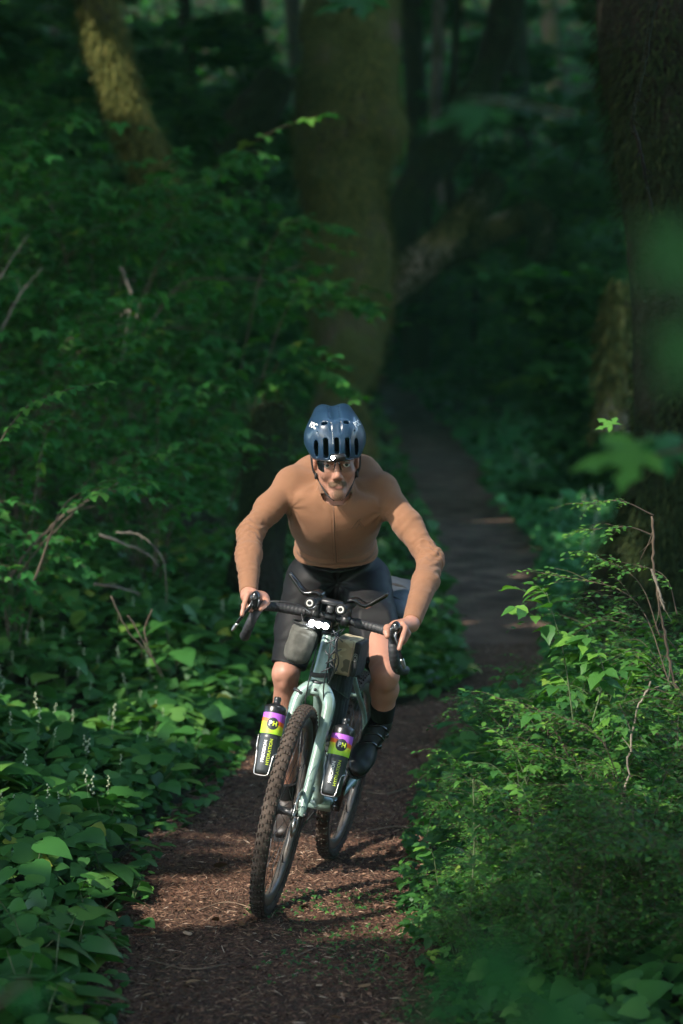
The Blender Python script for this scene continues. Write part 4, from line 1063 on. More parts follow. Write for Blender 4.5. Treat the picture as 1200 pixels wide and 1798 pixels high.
def big_tree(lab, x, y, zc, R, th, n, seed, trunk_r=.28, leaf=.5, group=None, cat='tree'):
    r = np.random.default_rng(seed); b = g3(x, y, -.2); root = empty('added_shade_tree', lab, cat, b, group=group)
    best = (0, 0); bs_ = -99
    for ox in np.linspace(-R * 1.3, R * 1.3, 25):      # the trunk stands where it leaves the sunny gaps and the view open
        for oy in (-R * .6, 0, R * .6):
            X_, Y_ = x + ox, y + oy; sc_ = .3
            for (c, ru, rv, q) in LIT[:22]:
                d_ = np.array([X_ - c[0], Y_ - c[1], 0])
                if d_ @ -SUN_DIR > 0: sc_ = min(sc_, abs(d_ @ SH) - ru - .25)
            if Y_ > .5 and abs(X_) < .155 * Y_ + .6 and Y_ < 48: sc_ -= 5
            sc_ -= .02 * math.hypot(ox, oy)
            if sc_ > bs_: bs_ = sc_; best = (ox, oy)
    tx, ty = best
    V, Q, N = trunk_arrays([(tx, ty, 0), (tx + .1, ty + .1, zc * .35), (tx - .1, ty, zc * .7), (tx, ty, zc + th * .4)], [trunk_r * 1.3, trunk_r, trunk_r * .85, trunk_r * .4], 16, 30, .1, 1.5, seed=seed)
    obj('trunk', qmesh(V, Q, 'trunk', M_BARK_DARK), root)
    m = MB()
    for k in range(9):
        a = k * 2.4 + r.normal(0, .2); z0 = zc * (.62 + .3 * r.random()); L = R * (.5 + .4 * r.random())
        m.tube(spline([(tx, ty, z0), (tx + math.cos(a) * L * .5, ty + math.sin(a) * L * .5, z0 + L * .3), (tx + math.cos(a) * L, ty + math.sin(a) * L, zc + r.normal(0, .4))], 5), np.linspace(.06, .02, 11), 6)
    obj('limbs', m.mesh('limbs', M_BARK_DARK), root)
    u = r.random(n) ** .5; a = r.random(n) * 2 * PI
    P = np.stack([np.cos(a) * u * R, np.sin(a) * u * R, zc + th * (r.random(n) - .5) * np.sqrt(np.maximum(1.05 - u * u, .05)) + .0], 1)
    k = gapped(P + b, r); P = P[k]; q = len(P)
    # nothing of the shading crowns hangs into the picture in front
    W = P + b; vis = (W[:, 1] > .5) & (W[:, 1] < 30) & (np.abs(W[:, 0]) < W[:, 1] * .17 + .3) & (W[:, 2] < CAM_H + W[:, 1] * .19 + .4)
    P = P[~vis]; q = len(P)
    Nn = np.stack([r.normal(-.2, .45, q), r.normal(-.15, .45, q), np.ones(q)], 1)
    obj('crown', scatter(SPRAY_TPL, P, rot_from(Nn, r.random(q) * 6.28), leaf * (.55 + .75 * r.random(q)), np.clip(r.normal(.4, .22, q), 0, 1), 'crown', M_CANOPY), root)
k = 0
for (x, y, zc, R, th, n) in [(-8.5, 17, 4.2, 3.0, 5, 2600), (-9.5, 24, 5, 3.2, 6, 2600), (-11, 33, 6, 3.6, 7, 2600), (-13, 45, 8, 4, 8, 2600), (10.5, 33, 6, 3.6, 7, 2000), (12, 46, 8, 4.2, 8, 2600), (6.2, 4, 3.2, 2.2, 4, 1200)]:
    big_tree('dense tree added beside the trail to block side light', x, y, zc, R, th, n, 800 + k, group='added trees blocking side light', leaf=.5, trunk_r=.14); k += 1  # out-of-view trees added to cut low sky light from the sides
k = 0
cg = 'maples added to shade the trail'  # crowns added to block sun and sky, some behind the camera
for (x, y, zc, R, th, n) in [(-7.5, 1.0, 7.6, 3.4, 2.6, 5200), (-4.5, -3.0, 8.5, 4.2, 2.6, 5200), (-10.5, 5.5, 8.6, 4.4, 2.8, 5600), (-9.5, -3.0, 9.5, 4.6, 2.8, 5600), (-3.6, 6.5, 8.2, 4.0, 2.2, 4200),
     (-13.5, 11, 9.6, 4.8, 3, 5200), (-6.8, 11.5, 8.4, 4.4, 2.6, 4600), (3.4, 2.5, 8.6, 4.2, 2.4, 3600), (-12, 18, 9.8, 5, 3, 5200), (-5.5, 18.5, 8.8, 4.6, 2.6, 4200),
     (1.8, 16.5, 8.8, 4.6, 2.4, 4200), (-10, 27, 11, 5.6, 3, 4600), (-3.5, 28, 11, 5, 2.6, 3800), (3.6, 27, 10.5, 5.2, 2.6, 3800), 
     (-12, 39, 13.5, 6.5, 3.5, 4200), (-5, 40, 13.5, 6, 3.2, 4200), (2, 39, 13.5, 6, 3.2, 4200), (9, 43, 14, 6.5, 3.2, 3800), (-10, 53, 16, 7, 4, 3800), (-2, 54, 16, 7, 4, 3800), (6, 55, 17, 7, 4, 3800), (14, 56, 18, 7, 4, 3000), (-17, 30, 12, 6, 3, 3600), (-16, 2, 11, 5, 3, 4200), (-14, -8, 12, 5.5, 3, 4200), (-20, 14, 12, 6, 3, 3600), (-24, 30, 14, 7, 3.5, 3800), (-20, 44, 15, 7, 4, 3800), (-1, -9, 7.5, 5, 3, 3600), (6.5, -3, 7.5, 4.5, 3, 3400), (2, -17, 7, 6, 5, 3600), (-8, -16, 9, 6, 5, 3600), (-30, 44, 18, 8, 4, 3600), (-20, 60, 19, 8, 4, 3600), (-34, 60, 24, 9, 5, 3600), (-8, 68, 22, 8, 5, 3600), (5, 70, 22, 8, 5, 3600), (-1, 33.5, 11, 5, 3, 3000), (4.5, 34, 11, 5, 3, 3000), (-7, 34, 12, 5.5, 3, 3000), (-6, 46, 13, 5.5, 3, 2600), (1.5, 46.5, 13, 5.5, 3, 2600), (8, 37, 12, 5, 3, 2600), (-11, 22, 10, 5, 3, 2400)]:
    big_tree('tall maple added so its gapped leafy crown shades the trail', x, y, zc, R, th, int(n * (.32 if y < 15 else (.42 if y < 30 else (.8 if y < 38 else 1.9)))), 500 + k, group=cg, leaf=.42 + .012 * max(y, 0), trunk_r=.25); k += 1

# ------------------------------------------------------------------ faint green haze added to lift the shadows
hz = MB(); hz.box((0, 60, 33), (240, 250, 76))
hm = bpy.data.materials.new('shadow-lifting haze'); hm.use_nodes = True; hm.node_tree.nodes.clear()
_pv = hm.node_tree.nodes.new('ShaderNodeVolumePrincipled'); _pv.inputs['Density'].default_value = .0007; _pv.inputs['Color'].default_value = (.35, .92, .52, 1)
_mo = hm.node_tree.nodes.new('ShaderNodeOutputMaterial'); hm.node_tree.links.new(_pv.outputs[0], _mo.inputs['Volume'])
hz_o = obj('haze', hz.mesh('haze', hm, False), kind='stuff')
# ================================================================== BICYCLE  (local: x forward, y to the rider's left, z up; origin at rear tyre contact)
HEAD = math.radians(-101.5); LEAN = math.radians(-10.5)
BORG = Vector((-.042, 8.93, .012))
BM = Matrix.Translation(BORG) @ Matrix.Rotation(HEAD, 4, 'Z') @ Matrix.Rotation(LEAN, 4, 'X')
bike = empty('bicycle', 'sage green gravel bicycle with aero bars ridden towards the viewer', 'bicycle')
bike.matrix_basis = BM
AX0 = np.array([0, 0, .35]); AX1 = np.array([1.05, 0, .35])
SD = np.array([-.326, 0, .9455]); SD /= np.linalg.norm(SD)
SO = np.array([1.0075, 0, .335])
STEER = math.radians(2.5)
SM = np.array(Matrix.Translation(Vector(SO)) @ Matrix.Rotation(STEER, 4, Vector(SD)) @ Matrix.Translation(-Vector(SO)))
def W(p, steer=False):
    """bicycle point -> world"""
    p = np.array(p, float)
    if steer: p = SM[:3, :3] @ p + SM[:3, 3]
    return np.array(BM @ Vector(p))
def WD(v, steer=False):
    return W(v, steer) - W((0, 0, 0), steer)

M_FRAME = simple('sage green paint', (.20, .29, .262), .28, spec=.5, coat=.5, bump=.05, bscale=60, col2=(.15, .21, .165), vscale=24, detail=8)
M_BLACK = simple('satin black', (.012, .012, .013), .38, spec=.5)
M_GLOSSB = simple('gloss black', (.010, .010, .011), .18, spec=.6)
M_MATTEB = simple('matte black rubber', (.016, .016, .017), .75, spec=.3, bump=.2, bscale=300)
M_TAPE = simple('bar tape', (.018, .018, .020), .55, spec=.4, bump=.3, bscale=260)
M_TYRE = simple('dusty tyre rubber', (.070, .052, .041), .9, spec=.2, var=.5, vscale=25, bump=.4, bscale=160)
M_SIDE = simple('tyre sidewall', (.022, .024, .026), .7, spec=.3, var=.4, vscale=30)
M_RIM = simple('carbon rim', (.030, .032, .034), .38, spec=.5, var=.5, vscale=14, col2=(.075, .062, .05))
M_STEEL = simple('brushed steel', (.45, .44, .42), .28, metal=1.0)
M_DARKM = simple('dark anodised metal', (.05, .05, .052), .35, metal=.8)
M_CABLE = simple('cable housing', (.012, .012, .013), .5)

def bpart(name, mb, mat, parent=None, steer=False, smooth=True, kind=None):
    if steer: mb.xf(SM)
    o = obj(name, mb.mesh(name, mat, smooth), parent or bike, kind=kind)
    return o
# ---- wheels
def knobs(m, ro, seed):
    r = np.random.default_rng(seed); n = 76
    for i in range(n):
        a = 2 * PI * i / n
        for row, (y, dr, w, l) in enumerate([(0, .0015, .008, .012), (-.010, .0008, .006, .010), (.010, .0008, .006, .010), (-.018, -.004, .006, .012), (.018, -.004, .006, .012)]):
            aa = a + (row % 2) * PI / n * (1 if row < 3 else .6)
            c = np.array([math.cos(aa), 0, math.sin(aa)]); t = np.array([-c[2], 0, c[0]]); s = 1 if y >= 0 else -1
            tilt = 0 if row == 0 else (.28 if row < 3 else .75) * s
            nrm = c * math.cos(tilt) + np.array([0, math.sin(tilt), 0]); lat = np.cross(nrm, t)
            R = np.stack([t, lat, nrm], 1)
            m.box(c * (ro + dr) + np.array([0, y, 0]), (l, w, .0075), R)
def wheel(center, steer, front):
    P = [np.array([math.cos(a), 0, math.sin(a)]) for a in np.arange(72) * 2 * PI / 72]
    def prof(pr, mat, name, parent=None):
        m = MB(); V = []; F = []; k = len(pr)
        for p in P:
            for (rr, y) in pr: V.append(center + p * rr + np.array([0, y, 0]))
        for i in range(len(P)):
            j = (i + 1) % len(P)
            for q in range(k):
                q2 = (q + 1) % k; F.append((i * k + q, j * k + q, j * k + q2, i * k + q2))
        m.add(V, F); return bpart(name, m, mat, parent, steer)
    wh = prof([(.316, .013), (.310, .015), (.292, .0135), (.281, .007), (.279, 0), (.281, -.007), (.292, -.0135), (.310, -.015), (.316, -.013), (.312, 0)], M_RIM, 'wheel')
    th = np.linspace(-2.35, 2.35, 15)
    ty = [(.330 + .0225 * math.cos(t), .0235 * math.sin(t)) for t in th]
    prof(ty + [(.318, -.010), (.318, .010)], M_TYRE if True else M_SIDE, 'tyre', wh)
    kb = MB(); knobs(kb, .3505, 3)
    kb.V = [tuple(np.array(v) + center) for v in kb.V]
    bpart('tread', kb, M_TYRE, wh, steer, smooth=False, kind='stuff')
    sw = MB()
    for s in (-1, 1):
        sw.add([center + p * rr + np.array([0, s * y, 0]) for p in P for (rr, y) in ((.319, .0175), (.326, .0225), (.336, .0232))], [(i * 3 + q, ((i + 1) % 72) * 3 + q, ((i + 1) % 72) * 3 + q + 1, i * 3 + q + 1) for i in range(72) for q in (0, 1)])
        sw.V = [tuple(v) for v in sw.V]
    bpart('sidewall', sw, M_SIDE, wh, steer)
    h = MB(); h.lathe([(.004, -.052), (.010, -.05), (.010, -.035), (.026, -.032), (.028, -.026), (.014, -.018), (.013, .018), (.028, .026), (.026, .032), (.011, .036), (.010, .05), (.004, .052)], center, (0, 1, 0), 20, True)
    bpart('hub', h, M_BLACK, wh, steer)
    sp0 = None
    for i in range(28):
        a = 2 * PI * i / 28; s = 1 if i % 2 else -1; cr = .45 * (1 if (i // 2) % 2 else -1)
        p0 = center + np.array([math.cos(a + cr) * .026, s * .028, math.sin(a + cr) * .026]); p1 = center + np.array([math.cos(a) * .283, s * .002, math.sin(a) * .283])
        m = MB(); m.tube([p0, p1], .0011, 5); bpart('spoke', m, M_DARKM, wh, steer)
    # brake disc on the rider's left
    d = MB(); yy = .040
    V = []; F = []; n = 48
    for i in range(n):
        a = 2 * PI * i / n; wv = .003 * math.sin(a * 12)
        for (rr, y) in ((.080 + wv, yy), (.062 + wv * .5, yy), (.062 + wv * .5, yy + .002), (.080 + wv, yy + .002)): V.append(center + np.array([math.cos(a) * rr, y, math.sin(a) * rr]))
    for i in range(n):
        j = (i + 1) % n
        for q in range(4): F.append((i * 4 + q, j * 4 + q, j * 4 + (q + 1) % 4, i * 4 + (q + 1) % 4))
    d.add(V, F)
    for i in range(6):
        a = 2 * PI * i / 6; d.tube([center + np.array([math.cos(a + .5) * .022, yy + .001, math.sin(a + .5) * .022]), center + np.array([math.cos(a) * .066, yy + .001, math.sin(a) * .066])], .0028, 6)
    bpart('brake_disc', d, M_STEEL, wh, steer)
    v = MB(); v.tube([center + np.array([.28 * math.cos(4.0), 0, .28 * math.sin(4.0)]), center + np.array([.235 * math.cos(4.0), 0, .235 * math.sin(4.0)])], .003, 6); bpart('valve', v, M_BLACK, wh, steer)
    if not front:
        c = MB()
        for k in range(9):
            rr = .024 + .0045 * k; y = -.046 + k * .0035; V = []
            for i in range(40):
                a = 2 * PI * i / 40; r2 = rr + (.003 if i % 2 else 0); V.append(center + np.array([math.cos(a) * r2, y, math.sin(a) * r2]))
            o = len(c.V); c.add(V + [np.array(q) + [0, .0016, 0] for q in V], [tuple(range(40)), tuple(range(79, 39, -1))] + [(i, (i + 1) % 40, 40 + (i + 1) % 40, 40 + i) for i in range(40)])
        bpart('cassette', c, M_DARKM, wh, steer, smooth=False)
    return wh
w_front = wheel(AX1, True, True); w_rear = wheel(AX0, False, False)

# ---- frame
BB = np.array([.425, 0, .275]); ST = np.array([.265, 0, .80]); STC = np.array([.285, 0, .745])
HT0 = SO + SD * .448; HT1 = SO + SD * .615
m = MB()
hp_ = [HT0, HT0 + SD * .05, HT1 - SD * .05, HT1]; m.tube(spline(hp_, 5), np.interp(np.linspace(0, 1, 16), [0, .3, 1], [.0275, .0255, .024]), 20)
m.tube(spline([HT0 + SD * .035, (HT0 + BB) / 2 + [-.0, 0, -.005], BB + [.01, 0, .01]], 8), np.interp(np.linspace(0, 1, 17), [0, .5, 1], [.022, .022, .020]), 18)
m.tube(spline([HT1 - SD * .035, (HT1 + STC) / 2 + [0, 0, .004], STC], 8), np.interp(np.linspace(0, 1, 17), [0, 1], [.022, .016]), 16)
m.tube([BB, STC, ST + [-.005, 0, .02]], [.019, .016, .0165], 16)
m.tube([BB + [0, -.043, 0], BB + [0, .043, 0]], .026, 22)
for s in (-1, 1):
    m.tube(spline([BB + [-.015, s * .030, -.004], BB + [-.07, s * .038, .0], BB + [-.2, s * .052, .035], AX0 + [0, s * .068, 0]], 7), .0115, 10, flat=1.25)
    m.tube(spline([STC + [0, s * .012, -.02], STC + [-.05, s * .033, -.09], AX0 + [.10, s * .050, .2], AX0 + [0, s * .068, 0]], 7), .0085, 10, flat=1.2)
    m.tube([AX0 + [0, s * .060, 0], AX0 + [0, s * .074, 0]], .014, 12)
m.tube([STC + [-.058, -.030, -.10], STC + [-.058, .030, -.10]], .007, 8)
frame_o = bpart('frame', m, M_FRAME)
m = MB()
for p in (HT0 - SD * .004, HT1 + SD * .004): m.tube([p - SD * .006, p + SD * .006], .0285 if p is not HT1 else .026, 22)
bpart('headset', m, M_DARKM)
m = MB(); m.tube([HT1 + SD * .008, HT1 + SD * .05], .017, 16); bpart('spacer', m, M_BLACK); m = MB(); m.tube([ST, ST + np.array([-.33, 0, .945]) * .14], .0135, 12); bpart('seatpost', m, M_BLACK)
# saddle
g = SDF((-.02, -.09, .90), (.34, .09, 1.02), .004)
sc0 = np.array([.195, 0, .955])
g.ell(sc0 + [-.05, 0, 0], (.085, .070, .022), k=.02).cone(sc0 + [-.02, 0, .004], sc0 + [.125, 0, 0], .034, .017, .03).ell(sc0 + [.03, 0, 0], (.11, .035, .018), k=.02)
obj('saddle', g.mesh('saddle', M_MATTEB), bike)

# ---- fork
CR = SO + SD * .435
m = MB()
m.tube(spline([HT0 - SD * .008, CR + [0, 0, .0], CR - SD * .03], 5), np.interp(np.linspace(0, 1, 11), [0, .5, 1], [.027, .031, .024]), 20)
for s in (-1, 1):
    leg = spline([CR + SD * .004 + [0, s * .004, 0], CR + [.006, s * .030, -.012], CR - SD * .045 + [.006, s * .052, 0], CR - SD * .10 + [.012, s * .057, 0], CR - SD * .22 + [.02, s * .056, 0], CR - SD * .33 + [.032, s * .056, 0], AX1 + [-.006, s * .056, .012], AX1 + [0, s * .056, -.006]], 7)
    n = len(leg); m.tube(leg, np.interp(np.linspace(0, 1, n), [0, .15, .3, .6, .92, 1], [.024, .024, .0215, .0165, .0125, .013]), 16, flat=1.12)
fork = bpart('fork', m, M_FRAME, steer=True)
m = MB(); m.tube([CR + [.026, 0, -.006], CR + [.034, 0, -.006]], .0055, 12); m.tube([CR + SD * -.10 + [.012, .075, 0], CR + SD * -.10 + [.012, .080, 0]], .004, 8); m.tube([CR + SD * -.17 + [.012, .073, 0], CR + SD * -.17 + [.012, .079, 0]], .004, 8)
m.tube([AX1 + [0, -.066, 0], AX1 + [0, -.074, 0]], .009, 12); m.tube([AX1 + [0, .064, 0], AX1 + [0, .073, 0]], .009, 12)
bpart('bolt', m, M_BLACK, fork, steer=True)
m = MB(); cp = AX1 + np.array([-.055, .060, .055]); m.box(cp, (.055, .022, .03), frame((.5, 0, .8), (1, 0, -.6)), .006); m.tube([cp + [-.02, .006, .02], cp + [-.02, .014, .02]], .009, 12)
bpart('brake_caliper', m, M_FRAME, fork, steer=True)
# thin strap ring round the left fork blade
m = MB(); m.tube([CR - SD * .030 + [.008, -.050, 0] + SD * .003, CR - SD * .036 + [.008, -.054, 0]], .0245, 16); bpart('strap', m, M_CABLE, fork, steer=True)

# ---- crank, chain
LC = np.array([.05, 0, .985]); LC[0], LC[2] = .055, .162   # left arm nearly straight up, a little forward
PL = BB + [.055, .112, .160]; PR = BB - [.055, .112, .160]
m = MB(); m.tube([BB + [0, .048, 0], BB + [0, .074, 0]], .018, 16); m.tube([BB + [0, .066, 0], PL + [0, -.018, 0]], [.016, .012], 12, flat=.7)
bpart('crank', m, M_GLOSSB); m = MB(); m.tube([BB + [0, -.048, 0], BB + [0, -.074, 0]], .018, 16); m.tube([BB + [0, -.066, 0], PR + [0, .018, 0]], [.016, .012], 12, flat=.7)
bpart('crank', m, M_GLOSSB)
m = MB()
for k, rr in ((0, .098), (1, .075)):
    y = -.050 + k * .007; V = []; n = 88 if k == 0 else 64
    for i in range(n):
        a = 2 * PI * i / n; r2 = rr + (.004 if i % 2 else 0); V.append(BB + np.array([math.cos(a) * r2, y, math.sin(a) * r2]))
    V += [BB + np.array([math.cos(2 * PI * i / n) * rr * .8, y, math.sin(2 * PI * i / n) * rr * .8]) for i in range(n)]
    o = len(m.V); m.add(V, [(i, (i + 1) % n, n + (i + 1) % n, n + i) for i in range(n)])
for i in range(4): a = i * PI / 2 + .5; m.tube([BB + [0, -.05, 0], BB + np.array([math.cos(a) * .08, -.049, math.sin(a) * .08])], .007, 8)
bpart('chainring', m, M_DARKM, smooth=False)
m = MB(); m.tube([BB + [.0, -.047, .10], AX0 + [0, -.035, .045]], .0035, 6); m.tube([BB + [0, -.047, -.10], AX0 + [.01, -.035, -.10], AX0 + [-.02, -.035, -.05]], .0035, 6); bpart('chain', m, M_DARKM)
for p in (PL, PR):
    m = MB(); m.box(p + [0, 0, 0], (.055, .050, .016), None, .005); m.tube([p + [0, -.04, 0], p + [0, .04, 0]], .006, 8); bpart('pedal', m, M_DARKM)
m = MB(); m.box(AX0 + [.02, -.055, -.07], (.03, .02, .09), None, .006); m.lathe([(.0, -.006), (.02, -.006), (.02, .006), (0, .006)], AX0 + [.03, -.05, -.11], (0, 1, 0), 16); bpart('derailleur', m, M_BLACK)

# ---- cockpit (steered)
C0 = np.array([.872, 0, .985])
def S_(p): return np.array(p, float) + 0
m = MB(); sp_ = HT1 + SD * .045; m.tube([sp_ - SD * .02, sp_ + SD * .022], .021, 18); m.tube([sp_, C0 + [-.004, 0, -.004]], [.019, .019], 16); m.box(C0, (.04, .05, .042), None, .01)
stem_o = bpart('stem', m, M_BLACK, steer=True)
for s in (-1, 1):
    bar = spline([C0, C0 + [0, s * .06, 0], C0 + [.005, s * .15, -.002], C0 + [.025, s * .20, -.003], C0 + [.062, s * .222, -.003], C0 + [.092, s * .231, -.014], C0 + [.108, s * .240, -.048], C0 + [.095, s * .251, -.088], C0 + [.055, s * .262, -.115], C0 + [-.02, s * .278, -.124]], 6)
    if s == -1: barall = bar[::-1]
    else: barall = np.vstack([barall[:-1], bar])
m = MB(); nb = len(barall); m.tube(barall, .0138, 14); hb = bpart('handlebar', m, M_BLACK, steer=True)
# wrapped tape: overlapping turns
for s in (-1, 1):
    bar = barall[nb // 2:] if s == 1 else barall[:nb // 2 + 1][::-1]
    seg = np.linalg.norm(np.diff(bar, axis=0), axis=1); cs = np.concatenate([[0], np.cumsum(seg)]); L = cs[-1]
    tt = np.arange(.085, L, .0035); P = np.stack([np.interp(tt, cs, bar[:, k]) for k in range(3)], 1)
    rr = .0155 + .0016 * (1 - ((tt / .014) % 1.0))
    m = MB(); m.tube(P, rr, 14); bpart('bar_tape', m, M_TAPE, hb, steer=True)
    m = MB(); m.tube([bar[-1], bar[-1] + (bar[-1] - bar[-2]) * .4], [.0165, .012], 14); bpart('bar_end_plug', m, M_GLOSSB, hb, steer=True)
HOOD = {}
for s in (-1, 1):
    b0 = C0 + [.075, s * .226, -.004]; b1 = C0 + [.108, s * .233, .010]; b2 = C0 + [.138, s * .238, .022]
    g = SDF(np.minimum(b0, b2) - .06, np.maximum(b0, b2) + .06, .0028)
    g.chain([b0, b1, b2], [.0185, .0175, .0165], .012).ell(b2 + [.004, 0, .008], (.016, .0155, .022), k=.012).ell(b1 + [.015, 0, -.008], (.03, .014, .018), k=.012)
    V, Q = g.arrays(); V = relax_v(V, Q); V = V @ SM[:3, :3].T + SM[:3, 3]
    hood = obj('brake_hood', qmesh(V, Q, 'brake_hood', M_GLOSSB), bike)
    cap = MB(); cc = b2 + np.array([.016, s * .001, .008]); cap.lathe([(0, .006), (.006, .006), (.0095, .002), (.0095, -.004)], cc, (1, 0, .15), 18); cap.lathe([(.0052, .0065), (.0062, .0075), (.0072, .0065)], cc, (1, 0, .15), 18); bpart('cap', cap, M_DARKM, hood, steer=True)
    lv = spline([b2 + [.010, s * .002, -.006], b2 + [.022, s * .010, -.028], b2 + [.024, s * .028, -.062], b2 + [.012, s * .046, -.098], b2 + [.008, s * .055, -.118]], 6)
    n = len(lv); k0 = int(n * .66)
    m = MB(); m.tube(lv[:k0 + 1], np.interp(np.linspace(0, 1, k0 + 1), [0, .3, 1], [.010, .0075, .0068]), 10, flat=.6); lever = bpart('brake_lever', m, M_GLOSSB, steer=True)
    m = MB(); m.tube(lv[k0:], np.interp(np.linspace(0, 1, n - k0), [0, .6, 1], [.0072, .0075, .004]), 10, flat=.6); bpart('lever_tip', m, M_STEEL, lever, steer=True)
    m = MB()
    for q in range(7):
        p = lv[k0] * (1 - q / 8) + lv[min(n - 2, k0 + 8)] * (q / 8); m.tube([p + [.0035, -.006, 0], p + [.0035, .006, 0]], .0011, 5)
    bpart('grip_ridge', m, M_BLACK, lever, steer=True, kind='stuff')
    HOOD[s] = (W(b0, True), W(b1, True), W(b2, True), W(lv[n // 2], True), W(C0 + [.1, s * .24, -.05], True))
# aero bars: two extensions pointing at the viewer, pads curving up on either side
for s in (-1, 1):
    e0 = C0 + [-.10, s * .052, .045]; e1 = C0 + [.10, s * .052, .050]; e2 = C0 + [.165, s * .052, .052]
    m = MB(); m.tube(spline([e0, C0 + [0, s * .052, .046], e1, e2], 5), .0118, 16)
    ext = bpart('aero_extension', m, M_BLACK, steer=True)
    m = MB(); m.lathe([(.0175, -.035), (.0182, -.004), (.0172, .004), (.0122, .006), (.0118, .002)], e2, e2 - e1, 28); bpart('grip', m, M_MATTEB, ext, steer=True)
    m = MB(); m.lathe([(.0062, .002), (.0072, .0075), (.0108, .0078), (.0120, .003)], e2, e2 - e1, 28); bpart('end_ring', m, simple('pale plug ring', (.62, .60, .55), .4), ext, steer=True)
    m = MB(); m.lathe([(0, .004), (.0058, .004), (.0064, .0015)], e2, e2 - e1, 20); m.tube([e2 + [.004, 0, 0], e2 + [.004, 0, -.0062]], .0016, 6); bpart('end_plug', m, M_DARKM, ext, steer=True)
    m = MB(); m.box(C0 + [.0, s * .052, .024], (.034, .028, .05), None, .007); m.tube([C0 + [0, s * .038, 0], C0 + [0, s * .066, 0]], .0205, 18); bpart('clamp', m, M_BLACK, ext, steer=True)
    # pad: curved wing
    V = []; F = []; nu, nv = 15, 9
    for i in range(nu):
        u = i / (nu - 1); y = s * (.045 + .125 * u); z = .062 + .012 * math.sin(u * 5.5) * (1 - u) + .050 * u ** 2.2 - .018 * math.exp(-((u - .45) / .22) ** 2)
        for j in range(nv):
            v = j / (nv - 1) - .5; hl = .075 * (1 - .55 * u ** 3); V.append(C0 + np.array([-.035 + v * hl, y, z + .010 * (1 - (2 * v) ** 2) * -1]))
    k = len(V); V += [v + np.array([0, 0, .009]) for v in V]
    for i in range(nu - 1):
        for j in range(nv - 1):
            a = i * nv + j; F.append((a, a + 1, a + nv + 1, a + nv)); F.append((k + a, k + a + nv, k + a + nv + 1, k + a + 1))
    for i in range(nu - 1):
        a = i * nv; F.append((a, a + nv, k + a + nv, k + a)); a = i * nv + nv - 1; F.append((a + nv, a, k + a, k + a + nv))
    for j in range(nv - 1):
        F.append((j + 1, j, k + j, k + j + 1)); a = (nu - 1) * nv + j; F.append((a, a + 1, k + a + 1, k + a))
    m = MB(); m.add(V, F); bpart('arm_pad', m, M_GLOSSB, ext, steer=True)
# mount between the extensions with a small computer-like block
m = MB(); m.box(C0 + [.02, 0, .052], (.05, .075, .018), None, .006); m.box(C0 + [.03, 0, .030], (.03, .03, .03), None, .006); bpart('bridge', m, M_BLACK, stem_o, steer=True)
# lit front lamp
LA = C0 + np.array([.062, -.022, -.022])
m = MB(); m.box(LA, (.045, .076, .032), None, .007); m.box(LA + [-.03, 0, .008], (.03, .02, .02), None, .004); lamp = bpart('front_light', m, M_BLACK, steer=True)
def emis(name, col, st):
    mm, nt, b = new_mat(name); b.inputs['Base Color'].default_value = (.8, .8, .8, 1); b.inputs['Emission Color'].default_value = (*col, 1); b.inputs['Emission Strength'].default_value = st; return mm
M_LED = emis('lit white lens', (.93, .98, 1), 45.0)
for k in (-1, 0, 1):
    m = MB(); m.lathe([(0, .008), (.005, .0075), (.0088, .004), (.0100, -.001)], LA + [.0225, k * .0235, 0], (1, 0, 0), 20); bpart('lens', m, M_LED, lamp, steer=True)
# cables
for (pts, r) in [([C0 + [.10, -.215, .016], C0 + [.10, -.15, .030], C0 + [.08, -.08, .022], C0 + [.03, -.03, -.03]], .0024), ([C0 + [.06, -.09, .0], C0 + [.085, -.07, -.03], C0 + [.07, -.055, -.02], C0 + [.03, -.05, .02]], .0022),
                 ([C0 + [.05, .02, -.03], C0 + [.07, .03, -.12], HT0 + [.05, .028, .0], CR + [.03, .04, -.06]], .0024), ([C0 + [.06, -.028, -.04], HT1 + [.045, -.03, -.03], HT0 + [.036, -.026, .03], CR + [.034, -.026, -.03], CR + [.030, -.024, -.06]], .0024),
                 ([C0 + [.04, .04, -.02], C0 + [.075, .05, -.08], HT0 + [.05, .05, .06], HT0 + [0, .035, .0]], .0024), ([C0 + [.05, .06, -.02], C0 + [.085, .045, -.07], C0 + [.07, .065, -.13], HT0 + [.01, .045, .03]], .0022)]:
    m = MB(); m.tube(spline(pts, 8), r, 7); bpart('cable', m, M_CABLE, steer=True)
m = MB()
for q in range(9):
    f = q / 8; c = C0 + np.array([.07, .040 + .012 * math.sin(q * 2.1), -.035 - .13 * f]); d = np.array([.0, .016 * (1 if q % 2 else -1), -.012]); m.tube(spline([c - d, c + [.008, 0, 0], c + d], 4), .0022, 6)
m.tube(spline([C0 + [.075, .03, -.03], C0 + [.08, .05, -.08], C0 + [.075, .032, -.13], HT0 + [.03, .04, .02]], 6), .0025, 6)
bpart('cord', m, M_CABLE, steer=True)
# strap round the head tube
m = MB()
hs = HT0 + SD * .030
ring = [hs + np.array([math.cos(a) * .030, math.sin(a) * .030, .004 * math.sin(a)]) for a in np.arange(24) * 2 * PI / 24]
m.tube(ring, .008, 6, closed=True, flat=.25, up=SD); bpart('webbing_strap', m, simple('black webbing', (.02, .018, .016), .85, bump=.3, bscale=300), frame_o)
